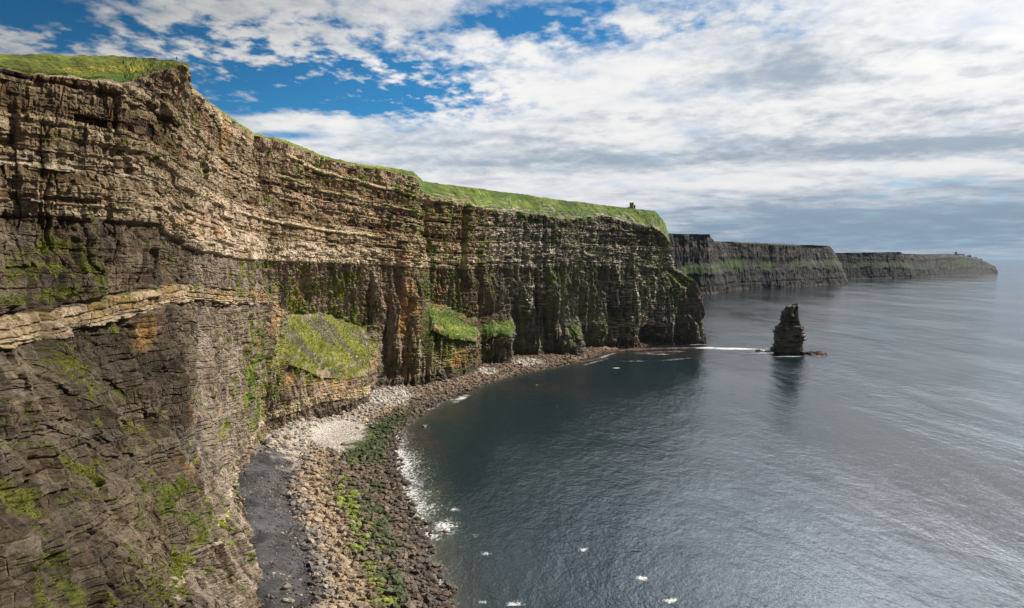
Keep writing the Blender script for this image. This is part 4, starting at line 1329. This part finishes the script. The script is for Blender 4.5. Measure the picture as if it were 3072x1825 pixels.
def build_foam():
    fm = foam_mat()
    Vs, Fs, Cs, nv = [], [], [], 0
    for (x0, x1, y0, y1, st) in ((-105, 95, 240, 560, 0.42), (-115, 450, 560.2, 1075, 0.9)):
        xs = np.arange(x0, x1, st); ys = np.arange(y0, y1, st)
        X, Y = np.meshgrid(xs, ys, indexing='ij')
        V = np.stack([X, Y, 0 * X + 0.06], -1)
        xi, yi = toimg(V)
        dw, df, t = beach_fields(X, Y)

        def patch(cx, cy, rx, ry, ang=0):
            dx, dy = xi - cx, yi - cy
            ca, sa = math.cos(ang), math.sin(ang)
            u, w = dx * ca + dy * sa, -dx * sa + dy * ca
            return np.exp(-((u / rx) ** 2 + (w / ry) ** 2))
        f = np.exp(-(np.maximum(dw, 0) / (3.4 + 9 * ss(yi, 1040, 1080) * (1 - ss(yi, 1300, 1330))))) * (0.56 + 0.45 * fbm(X / 22, Y / 22, 447, 3)) * (Y < 900)
        f += 0.30 * ss(yi, 1060, 1110) * (1 - ss(yi, 1230, 1270)) * np.exp(-(np.maximum(dw, 0) / 16.0) ** 2)
        for a in ((1085, 1285, 42, 22, 0, .75), (1060, 1310, 26, 18, 0, .6), (1425, 1341, 16, 6, -.1, .8), (1566, 1411, 17, 7, .2, .95), (1636, 1466, 22, 8, 0, .95),
                  (1185, 1351, 16, 6, -.1, .7), (1108, 1243, 16, 6, 0, .7), (1255, 1474, 34, 9, -.15, .75), (1125, 972, 30, 8, -.4, .8), (1100, 975, 18, 6, -.3, .5),
                  (1040, 1040, 12, 8, 0, .4), (1180, 1470, 14, 6, 0, .6), (1160, 1306, 12, 5, 0, .5), (1310, 940, 5, 2, 0, .6), (1360, 992, 3, 2, 0, .5),
                  (1790, 851, 80, 3.2, 0.015, 1.1), (1725, 849, 40, 3, 0, 1.0), (1870, 856, 40, 3, 0.05, 1.0), (1650, 877, 60, 2.0, -.08, .62), (1550, 881, 60, 1.8, -.02, .55), (1480, 868, 40, 4, -.3, .7),
                  (1505, 898, 14, 1.6, 0, .9), (1600, 864, 70, 2.0, .02, .65), (1450, 884, 40, 3, -.25, .6), (1700, 841, 30, 1.2, 0, .8), (1540, 849, 60, 1.2, 0, .6), (1960, 862, 14, 2, 0, .7), (1925, 870, 60, 2.5, 0, .75), (1870, 862, 40, 3, 0, .9), (2000, 869, 26, 2, 0, .6)):
            f = np.maximum(f, a[5] * patch(*a[:5]))
        sel = (f > 0.06) & (dw > -2.0)
        idx = np.arange(X.size).reshape(X.shape)
        Q = np.stack([idx[:-1, :-1], idx[1:, :-1], idx[1:, 1:], idx[:-1, 1:]], -1).reshape(-1, 4)
        f = np.minimum(f * 0.85, np.where(Y > 800, 0.85, 0.66))
        k = sel.reshape(-1)[Q].sum(1) >= 3
        v, q, fc = split(V.reshape(-1, 3), Q, np.repeat(f.reshape(-1, 1), 3, 1), k)
        Cs.append(fc); Vs.append(v); Fs.append(q + nv); nv += len(v)
    o = mesh_from('foam', np.concatenate(Vs), np.concatenate(Fs), fm, np.concatenate(Cs), smooth=True, kind='stuff')
    tag(o, 'white foam along the shore, round the rocks and out to the sea stack', 'foam')


build_foam()


# ------------------------------------------------------------------ sea stack and reefs
def cpx(cx, cy):
    return (2250 + cx / 6.183) / D2F, (880 + cy / 6.183) / D2F


def build_stack():
    prof = [(190, 818, 862), (205, 800, 864), (222, 790, 860), (226, 745, 860), (240, 702, 862), (265, 690, 864), (300, 670, 863), (330, 640, 864), (352, 606, 868), (400, 604, 874),
            (440, 606, 882), (500, 602, 900), (545, 590, 912), (570, 565, 920), (600, 552, 930), (615, 500, 978), (650, 500, 984), (678, 498, 974),
            (684, 462, 966), (700, 468, 970), (760, 478, 978), (775, 478, 1000), (810, 484, 994), (880, 486, 990), (900, 474, 976), (950, 474, 964), (990, 474, 972),
            (1015, 470, 972), (1030, 440, 962), (1060, 434, 960), (1090, 440, 990), (1130, 470, 1010), (1165, 560, 1000)]
    prof = np.array(prof, float)
    Yc = 893.0
    rows, ncol = 230, 200
    ys = np.linspace(190, 1168, rows)
    ys = np.concatenate([ys, [1210]])
    lx = np.interp(ys, prof[:, 0], prof[:, 1]); rx = np.interp(ys, prof[:, 0], prof[:, 2])
    V = []
    th = np.linspace(0, 2 * np.pi, ncol, endpoint=False)
    for j, y in enumerate(ys):
        dl, dy = cpx(lx[j], y); dr, _ = cpx(rx[j], y)
        pl, pr = PY(dl, dy, Yc), PY(dr, dy, Yc)
        cx, hw = (pl[0] + pr[0]) / 2, (pr[0] - pl[0]) / 2
        z = pl[2]
        hd = hw * 0.62 + 1.5
        c, s_ = np.cos(th), np.sin(th)
        e = 0.62
        px = np.sign(c) * np.abs(c) ** e * hw
        py = np.sign(s_) * np.abs(s_) ** e * hd
        V.append(np.stack([cx + px, Yc + py + 0.15 * hd, np.full(ncol, z)], -1))
    V = np.array(V)
    z = V[..., 2]
    cx = V[..., 0].mean(1, keepdims=True)
    s = np.broadcast_to(th[None] * 14, z.shape)
    A, dzA, dsA, bA, _ = blocks(s, z, 2.2, 7, 601)
    wob = 1.3 * (H(bA, np.int64(3)) - 0.5) + 1.3 * (A - 0.5) + 1.1 * fbm(s / 3, z / 3, 603, 3) + 0.5 * fbm(s, z, 605, 2)
    lowp = 1 - ss(z, 33, 37)
    wob += lowp * 1.8 * (H(bA, np.int64(5)) - 0.5) - lowp * 0.8 * (1 - ss(dzA, 0.05, 0.35)) + (1 - lowp) * 1.4 * fbm(s / 2.2, z / 7, 607, 3)
    ang = th[None]
    dirx, diry = np.cos(ang), np.sin(ang)
    # cave on the front right of the layered part
    xi, yi = toimg(V)
    hx, hy = cpx(880, 820)
    front = (diry < 0)
    cave = np.exp(-(np.abs((xi - hx) / 9) ** 3 + np.abs((yi - hy) / 5) ** 3)) * front
    hx2, hy2 = cpx(760, 990)
    cave2 = np.exp(-(np.abs((xi - hx2) / 16) ** 3 + np.abs((yi - hy2) / 2.5) ** 3)) * front
    rad = np.clip(np.abs(V[..., 0] - cx) / 6 + 0.4, 0.4, 1)
    wob = wob * 1.5
    V[..., 0] += dirx * wob * rad
    V[..., 1] += diry * wob + 9 * cave + 4 * cave2
    n1 = fbm(s / 4, z / 1.2, 611, 4); n2 = fbm(s / 6, z / 9, 613, 3)
    c = np.zeros(z.shape + (3,)) + np.array((0.215, 0.195, 0.170))
    c = c * (1 + 0.8 * n1 + 0.6 * (H(bA, np.int64(7)) - .5))[..., None]
    def mx(c, d, w): return c * (1 - w[..., None]) + np.array(d) * w[..., None]
    c = mx(c, (0.50, 0.44, 0.35), lowp * ss(n1 + 0.8 * (H(bA, np.int64(9)) - .5), 0.2, 0.5) * ss(z, 6, 10) * (1 - ss(z, 22, 32)) * 0.8)
    gz = (1 - lowp) * ss(n2 + 0.5 * dirx, 0.1, 0.45)
    c = mx(c, (0.07, 0.085, 0.025), gz * 0.75)
    c = mx(c, (0.055, 0.042, 0.034), (1 - ss(z, 3, 6)) * 0.9)
    nr = len(V)
    idx = np.arange(nr * ncol).reshape(nr, ncol)
    nxt = np.roll(idx, -1, axis=1)
    Q = np.stack([idx[1:], nxt[1:], nxt[:-1], idx[:-1]], -1).reshape(-1, 4)
    VV = V.reshape(-1, 3)
    top = V[0].mean(0)[None]
    VV = np.concatenate([VV, top])
    cc = np.concatenate([c.reshape(-1, 3), c[0, :1]])
    ti = len(VV) - 1
    capq = np.stack([idx[0], nxt[0], np.full(ncol, ti), np.full(ncol, ti)], -1)
    # cap as triangles folded into the quad list: use a narrow ring instead
    ring = (V[0] * 0.2 + top * 0.8)
    VV = np.concatenate([V.reshape(-1, 3), ring]); cc = np.concatenate([c.reshape(-1, 3), c[0]])
    r2 = np.arange(ncol) + nr * ncol
    capq = np.stack([idx[0], nxt[0], np.roll(r2, -1), r2], -1)
    half = ncol // 2
    strip = np.stack([r2[:half - 1], r2[1:half], r2[::-1][:half - 1][np.arange(half - 1)], r2[::-1][:half - 1]], -1)
    st = []
    for k in range(half - 1):
        a, b2 = k, k + 1
        st.append([r2[a], r2[b2], r2[ncol - 1 - b2], r2[ncol - 1 - a]])
    Q = np.concatenate([Q, capq, np.array(st)])
    o = mesh_from('sea_stack', VV, Q, M_STACK, cc, smooth=False, kind=None)
    tag(o, 'tall layered dark sea stack standing alone in the water off the headland', 'sea stack')


build_stack()


def reef(pts, width, height, seed, label, colr=(0.085, 0.055, 0.042)):
    """low ledge of rock just above the water, along a line in plan"""
    pts = np.array([Zp(x, y, 0.0)[:2] for x, y in pts])
    seg = np.concatenate([[0], np.cumsum(np.linalg.norm(np.diff(pts, axis=0), axis=1))])
    n = max(30, int(seg[-1] / 0.9)); m = 22
    u = np.linspace(0, seg[-1], n)
    c = np.stack([np.interp(u, seg, pts[:, 0]), np.interp(u, seg, pts[:, 1])], -1)
    tg = np.gradient(c, axis=0); tg /= np.linalg.norm(tg, axis=1)[:, None]
    nr = np.stack([-tg[:, 1], tg[:, 0]], -1)
    w = np.linspace(-1, 1, m)
    end = np.clip(np.minimum(u, seg[-1] - u) / (0.25 * seg[-1]), 0, 1) ** 0.6
    Wd = width * end * (0.8 + 0.5 * fbm(u / 8, u * 0, seed, 2))
    X = c[:, None, 0] + nr[:, None, 0] * w[None] * Wd[:, None]
    Y = c[:, None, 1] + nr[:, None, 1] * w[None] * Wd[:, None]
    prof = 1 - np.abs(w[None]) ** 3
    hh = height * (0.55 + 0.8 * fbm(X / 6, Y / 6, seed + 1, 3) + 0.35 * fbm(X / 1.6, Y / 1.6, seed + 2, 2))
    Z = -1.2 + (hh + 1.2) * prof * end[:, None] ** 0.5
    st = 0.35
    Z = np.floor(Z / st) * st * 0.7 + Z * 0.3
    V = np.stack([X, Y, Z], -1)
    cc = np.array(colr)[None, None] * (1 + 0.9 * fbm(X / 2, Y / 2, seed + 3, 3))[..., None]
    cc = np.where((fbm(X / 1.5, Y / 1.5, seed + 5, 2) > 0.5)[..., None], np.array((0.25, 0.21, 0.17)), cc)
    idx = np.arange(n * m).reshape(n, m)
    Q = np.stack([idx[:-1, :-1], idx[1:, :-1], idx[1:, 1:], idx[:-1, 1:]], -1).reshape(-1, 4)
    o = mesh_from('rock_ledge', V.reshape(-1, 3), Q, M_STACK, np.clip(cc, .02, .5).reshape(-1, 3), smooth=False, kind=None)
    tag(o, label, 'rock ledge')
    return o


reef([cpx(930, 1120), cpx(1100, 1125), cpx(1300, 1135), cpx(1460, 1142)], 15.0, 4.2, 801, 'flat brown rock ledge reaching right from the foot of the sea stack')
reef([cpx(75, 1072), cpx(200, 1078), cpx(330, 1082), cpx(450, 1090)], 7.0, 2.8, 811, 'thin low rock ledge reaching left from the foot of the sea stack')
reef([(1400, 872), (1480, 857), (1560, 852), (1700, 848), (1740, 847)], 12.0, 1.2, 821, 'long low brown rock ledge in the water at the foot of the headland')
reef([(1540, 862), (1600, 859), (1690, 857)], 8.0, 0.9, 831, 'low rock ledge awash, farthest out in front of the headland')
reef([(1400, 885), (1440, 879), (1490, 874)], 6.0, 0.8, 841, 'short brown rock ledge at the far end of the beach')


# ------------------------------------------------------------------ towers
def simple_mesh(name, verts, faces, mat, parent=None, smooth=False):
    me = bpy.data.meshes.new(name)
    me.from_pydata([tuple(v) for v in verts], [], faces)
    me.update()
    me.materials.append(mat)
    for p in me.polygons:
        p.use_smooth = smooth
    o = bpy.data.objects.new(name, me)
    C.collection.objects.link(o)
    if parent:
        o.parent = parent
    return o


def masonry():
    m, g, b = new_mat('tower_masonry')
    tc = g.n.new('ShaderNodeTexCoord')
    br = g.n.new('ShaderNodeTexBrick')
    g.l.new(g.mapping(tc.outputs['Object'], (1, 1, 1), (math.radians(90), 0, 0)), br.inputs['Vector'])
    br.inputs['Color1'].default_value = (0.46, 0.41, 0.33, 1)
    br.inputs['Color2'].default_value = (0.32, 0.29, 0.24, 1)
    br.inputs['Mortar'].default_value = (0.13, 0.12, 0.10, 1)
    br.inputs['Scale'].default_value = 1.6
    n = g.noise(tc.outputs['Object'], 0.7, 5, 0.6)
    k = g.m('ADD', 0.6, g.m('MULTIPLY', n, 0.8))
    g.l.new(g.mix(1.0, br.outputs['Color'], g.comb(k, k, k), 'MULTIPLY'), b.inputs['Base Color'])
    b.inputs['Roughness'].default_value = 0.95
    return m


def dark_mat(name, c):
    m, g, b = new_mat(name)
    tc = g.n.new('ShaderNodeTexCoord')
    n = g.noise(tc.outputs['Object'], 6.0, 3, 0.5)
    k = g.m('ADD', 0.7, g.m('MULTIPLY', n, 0.6))
    g.l.new(g.mix(1.0, tuple(c), g.comb(k, k, k), 'MULTIPLY'), b.inputs['Base Color'])
    b.inputs['Roughness'].default_value = 0.85
    return m


def tube(r0, r1, z0, z1, n=28, inner=None, cx=0, cy=0):
    """closed wall ring (or solid when inner is None)"""
    V, Fc = [], []
    for r, z in ((r0, z0), (r1, z1)):
        for k in range(n):
            a = 2 * math.pi * k / n
            V.append((cx + r * math.cos(a), cy + r * math.sin(a), z))
    for k in range(n):
        Fc.append((k, (k + 1) % n, n + (k + 1) % n, n + k))
    if inner is None:
        Fc.append(tuple(range(n, 2 * n)))
    else:
        o = len(V)
        for z in (z1, z1 - inner[1]):
            for k in range(n):
                a = 2 * math.pi * k / n
                V.append((cx + inner[0] * math.cos(a), cy + inner[0] * math.sin(a), z))
        for k in range(n):
            j = (k + 1) % n
            Fc.append((n + k, n + j, o + j, o + k))
            Fc.append((o + k, o + j, o + n + j, o + n + k))
        Fc.append(tuple(o + n + k for k in range(n)))
    return V, Fc


def merlon_ring(r, z0, z1, cnt, th, cx=0, cy=0, seg=3, frac=0.55):
    V, Fc = [], []
    for i in range(cnt):
        a0 = 2 * math.pi * i / cnt
        a1 = a0 + 2 * math.pi / cnt * frac
        b = len(V)
        for s_ in range(seg + 1):
            a = a0 + (a1 - a0) * s_ / seg
            for rr, z in ((r, z0), (r, z1), (r - th, z1), (r - th, z0)):
                V.append((cx + rr * math.cos(a), cy + rr * math.sin(a), z))
        for s_ in range(seg):
            p, q = b + 4 * s_, b + 4 * s_ + 4
            for k in range(4):
                Fc.append((p + k, q + k, q + (k + 1) % 4, p + (k + 1) % 4))
        Fc.append((b, b + 1, b + 2, b + 3))
        e = b + 4 * seg
        Fc.append((e + 3, e + 2, e + 1, e))
    return V, Fc


def ground_at(xd, yd=None, minlev=7.6, maxlev=9.2):
    sel = (CLEV > minlev) & (CLEV < maxlev)
    if yd is None:
        d = np.where(sel & (np.abs(CXI - xd) < 1.2), CYI + 0 * CXI, 1e9)
    else:
        d = np.where(sel, (CXI - xd) ** 2 + (CYI - yd) ** 2, 1e9)
    i = np.unravel_index(np.argmin(d), d.shape)
    return CP[i].copy()


def build_tower():
    st = masonry(); hole = dark_mat('tower_opening', (0.02, 0.02, 0.02))
    base = ground_at(1544)
    root = bpy.data.objects.new('stone_tower', None)
    C.collection.objects.link(root)
    root.location = (base[0] - 1.0, base[1] + 1.0, base[2] - 1.2)
    tag(root, 'round grey stone tower with battlements and a small side turret on the green clifftop', 'tower')
    v, f = tube(3.45, 3.25, 0, 9.2, 32, inner=(2.7, 1.2)); simple_mesh('tower_wall', v, f, st, root)
    v, f = tube(3.5, 3.55, 8.3, 8.75, 32, inner=(3.26, 0.4)); simple_mesh('string_course', v, f, st, root)
    v, f = merlon_ring(3.28, 9.2, 10.4, 8, 0.55); simple_mesh('battlement', v, f, st, root)
    v, f = tube(1.3, 1.25, 0, 5.8, 20, cx=4.55, cy=-0.3, inner=(0.9, 0.5))
    t = simple_mesh('turret', v, f, st, root)
    v, f = merlon_ring(1.27, 5.8, 6.5, 5, 0.35, cx=4.55, cy=-0.3); simple_mesh('battlement', v, f, st, t)
    for a, z in ((-1.15, 6.0), (-1.95, 3.2)):
        w = []
        for dz in (0, 1.5):
            for da in (-0.11, 0.11):
                for r in (3.46, 3.1):
                    w.append((r * math.cos(a + da), r * math.sin(a + da), z + dz))
        simple_mesh('window', w, [(0, 2, 6, 4), (1, 5, 7, 3), (0, 4, 5, 1), (2, 3, 7, 6), (4, 6, 7, 5), (0, 1, 3, 2)], hole, root)
    w = [(4.2, -1.62, 0), (4.9, -1.62, 0), (4.9, -1.3, 0), (4.2, -1.3, 0), (4.2, -1.62, 3.2), (4.9, -1.62, 3.2), (4.9, -1.3, 3.2), (4.2, -1.3, 3.2)]
    simple_mesh('door', w, [(0, 1, 5, 4), (1, 2, 6, 5), (2, 3, 7, 6), (3, 0, 4, 7), (4, 5, 6, 7), (3, 2, 1, 0)], hole, root)
    # low wall left of the tower
    b2 = ground_at(1537)
    v = []
    for dx, dz in ((-4.5, 0), (0, 0), (0, 1.9), (-1.2, 1.9), (-1.4, 2.5), (-2.4, 2.4), (-2.6, 1.8), (-4.5, 1.7)):
        v.append((dx, 0, dz))
    n = len(v); v += [(a, 0.9, c) for a, b_, c in v]
    f = [tuple(range(n)), tuple(range(2 * n - 1, n - 1, -1))] + [(k, n + k, n + (k + 1) % n, (k + 1) % n) for k in range(n)]
    o = simple_mesh('low_wall', v, f, st)
    o.location = (b2[0], b2[1], b2[2] - 0.9)
    tag(o, 'low broken stone wall on the clifftop left of the round tower', 'wall')
    # far tower on the last headland
    d = np.where(np.abs(toimg(FARP)[0] - 2333) < 4, toimg(FARP)[1], 1e9)
    i = np.unravel_index(np.argmin(d), d.shape)
    b3 = FARP[i]
    root = bpy.data.objects.new('watchtower', None)
    C.collection.objects.link(root)
    root.location = (b3[0], b3[1] + 5, b3[2] - 3)
    tag(root, 'tiny square ruined watchtower on top of the farthest headland', 'tower')
    dk = dark_mat('far_tower_stone', (0.10, 0.095, 0.09))
    v = [(-4.5, -4.5, 0), (4.5, -4.5, 0), (4.5, 4.5, 0), (-4.5, 4.5, 0), (-4, -4, 13), (4, -4, 13), (4, 4, 13), (-4, 4, 13)]
    f = [(0, 1, 5, 4), (1, 2, 6, 5), (2, 3, 7, 6), (3, 0, 4, 7), (4, 5, 6, 7)]
    simple_mesh('tower_wall', v, f, dk, root)
    v = [(-5.6, -5.6, 13), (5.6, -5.6, 13), (5.6, 5.6, 13), (-5.6, 5.6, 13), (-6, -6, 16.5), (6, -6, 16.5), (6, 6, 16.5), (-6, 6, 16.5)]
    simple_mesh('parapet', v, f + [(3, 2, 1, 0)], dk, root)
    # rock knolls by the tip
    for (xd, yd, r, zs, lab) in ((2366, 622.5, 20, 0.85, 'dark rounded rock knoll on the skyline of the farthest headland'),
                                 (2352, 626, 16, 0.5, 'low dark rock hump left of the rounded knoll on the farthest headland'),
                                 (2384, 630.5, 8, 1.2, 'small dark rock stub right of the rounded knoll on the farthest headland'),
                                 (2396, 635, 7, 1.4, 'smallest rock stub near the tip of the farthest headland')):
        bv, bf = icosphere(3)
        v = rock_shape(bv, int(xd), 8) * r
        v[:, 2] *= zs
        o = simple_mesh('rock_knoll', v, [tuple(q) for q in bf.tolist()], dk)
        d = np.where(np.abs(toimg(FARP)[0] - xd) < 3, toimg(FARP)[1], 1e9)
        i = np.unravel_index(np.argmin(d), d.shape)
        g0 = FARP[i]
        o.location = (g0[0], g0[1], g0[2] + 0.3 * r * zs * 0.6)
        tag(o, lab, 'rock')


build_tower()


# ------------------------------------------------------------------ pinnacle beside the headland
def build_pinnacle():
    base = PY(1711, 765, 1013)
    bv, bf = icosphere(4)
    v = rock_shape(bv, 909, 10)
    v = v * np.array([3.2, 3.2, 11])
    k = ss(v[:, 2], 2, 5) * (1 - ss(v[:, 2], 5, 8))
    v[:, 0] *= 1 - 0.35 * k
    v[:, 0] += 0.8 * ss(v[:, 2], 4, 10)
    v += 0.25 * np.random.RandomState(3).randn(*v.shape)
    c = np.tile(np.array([[0.12, 0.105, 0.07]]), (len(v), 1))
    v = v + np.array([base[0] + 1.5, base[1] - 2, base[2] - 2])
    o = mesh_from('rock_pinnacle', v, bf, M_STACK, c, kind=None)
    tag(o, 'small rock pinnacle leaning against the seaward edge of the headland', 'rock')


build_pinnacle()


# ------------------------------------------------------------------ walker and fence
def skin_person(name, joints, edges, radii, mats):
    me = bpy.data.meshes.new(name)
    me.from_pydata(joints, edges, [])
    o = bpy.data.objects.new(name, me)
    C.collection.objects.link(o)
    sk = o.modifiers.new('skin', 'SKIN')
    sk.use_smooth_shade = True
    for i, r in enumerate(radii):
        me.skin_vertices[0].data[i].radius = (r, r)
    me.skin_vertices[0].data[0].use_root = True
    sb = o.modifiers.new('sub', 'SUBSURF'); sb.levels = 1; sb.render_levels = 2
    return o


def build_person():
    J = [(0, 0, .95), (0, 0, 1.18), (0, .01, 1.40), (0, .015, 1.50), (0, 0.0, 1.60), (0, -0.01, 1.70),
         (.18, 0, 1.40), (.25, .02, 1.14), (.21, -.12, .95), (.20, -.17, .88),
         (-.18, 0, 1.40), (-.25, .02, 1.14), (-.20, -.12, .95), (-.19, -.17, .88),
         (.10, 0, .90), (.11, -.02, .50), (.11, .02, .09), (.12, -.14, .04),
         (-.10, 0, .90), (-.12, .05, .50), (-.12, .10, .09), (-.13, -.05, .04)]
    E = [(0, 1), (1, 2), (2, 3), (3, 4), (4, 5), (2, 6), (6, 7), (7, 8), (8, 9), (2, 10), (10, 11), (11, 12), (12, 13),
         (0, 14), (14, 15), (15, 16), (16, 17), (0, 18), (18, 19), (19, 20), (20, 21)]
    Rr = [.15, .15, .17, .06, .10, .085, .075, .06, .045, .04, .075, .06, .045, .04, .10, .07, .05, .05, .10, .07, .05, .05]
    b = ground_at(431.8)
    o = skin_person('person', J, E, Rr, None)
    m, g, bs = new_mat('walker_clothing')
    tc = g.n.new('ShaderNodeTexCoord')
    x, y, z = g.sep(tc.outputs['Object'])
    jk = g.sm(z, 0.92, 0.95); hd = g.sm(z, 1.50, 1.52); sh = g.sm(z, 0.10, 0.12)
    c = g.mix(sh, (0.02, 0.018, 0.015), (0.03, 0.032, 0.045))
    c = g.mix(jk, c, (0.015, 0.016, 0.022))
    c = g.mix(hd, c, (0.35, 0.2, 0.14))
    g.l.new(c, bs.inputs['Base Color'])
    bs.inputs['Roughness'].default_value = 0.9
    o.data.materials.append(m)
    o.location = (b[0], b[1], b[2] + 0.0)
    o.rotation_euler = (0, 0, math.radians(60))
    tag(o, 'person in dark jacket and trousers standing at the very edge of the cliff top', 'person')
    hm = dark_mat('walker_hair', (0.03, 0.02, 0.015))
    bv, bf = icosphere(2)
    v = bv * np.array([.105, .115, .10]) + np.array([0, 0.02, 1.70])
    simple_mesh('hair', v, [tuple(q) for q in bf.tolist()], hm, o, True)


build_person()


def build_fence():
    root = bpy.data.objects.new('wire_fence', None)
    C.collection.objects.link(root)
    wood = dark_mat('fence_timber', (0.22, 0.20, 0.17)); wire = dark_mat('fence_wire', (0.35, 0.35, 0.34))
    pts = [ground_at(376, 144.0, 7.0), ground_at(379.5, 145.0, 7.0), ground_at(382, 148, 7.0), ground_at(384.5, 156, 7.0), ground_at(387, 166, 7.0)]
    root.location = pts[0]
    tag(root, 'short fence of grey posts and wire running down the grass near the cliff corner', 'fence')
    hs = (1.8, 1.9, 1.5, 1.4, 1.3)
    for p, h in zip(pts, hs):
        q = p - pts[0]
        v, f = tube(0.10, 0.09, -0.3, h, 8)
        o = simple_mesh('post', v, f, wood, root)
        o.location = q
    for k in (0.45, 0.8):
        V, Fc = [], []
        for a, b, ha, hb in zip(pts[:-1], pts[1:], hs[:-1], hs[1:]):
            p, q = a - pts[0] + np.array([0, 0, ha * k]), b - pts[0] + np.array([0, 0, hb * k])
            o = len(V)
            for e in (p, q):
                V += [(e[0], e[1], e[2] - .02), (e[0] + .02, e[1], e[2] + .02), (e[0] - .02, e[1], e[2] + .02)]
            Fc += [(o, o + 3, o + 4, o + 1), (o + 1, o + 4, o + 5, o + 2), (o + 2, o + 5, o + 3, o)]
        simple_mesh('wire', V, Fc, wire, root)


build_fence()


# ------------------------------------------------------------------ air
def build_haze():
    a, z0, z1 = 61000.0, -13.0, 262.0
    v = [(-a, -a, z0), (a, -a, z0), (a, a, z0), (-a, a, z0), (-a, -a, z1), (a, -a, z1), (a, a, z1), (-a, a, z1)]
    f = [(3, 2, 1, 0), (4, 5, 6, 7), (0, 1, 5, 4), (1, 2, 6, 5), (2, 3, 7, 6), (3, 0, 4, 7)]
    m = bpy.data.materials.new('haze')
    m.use_nodes = True
    m.node_tree.nodes.clear()
    pv = m.node_tree.nodes.new('ShaderNodeVolumePrincipled')
    pv.inputs['Color'].default_value = (0.36, 0.52, 0.72, 1)
    pv.inputs['Density'].default_value = 0.000008
    pv.inputs['Anisotropy'].default_value = 0.1
    o = m.node_tree.nodes.new('ShaderNodeOutputMaterial')
    m.node_tree.links.new(pv.outputs[0], o.inputs['Volume'])
    ob = simple_mesh('haze', v, f, m)
    ob['kind'] = 'stuff'


build_haze()
C.cycles.volume_bounces = 0
#END
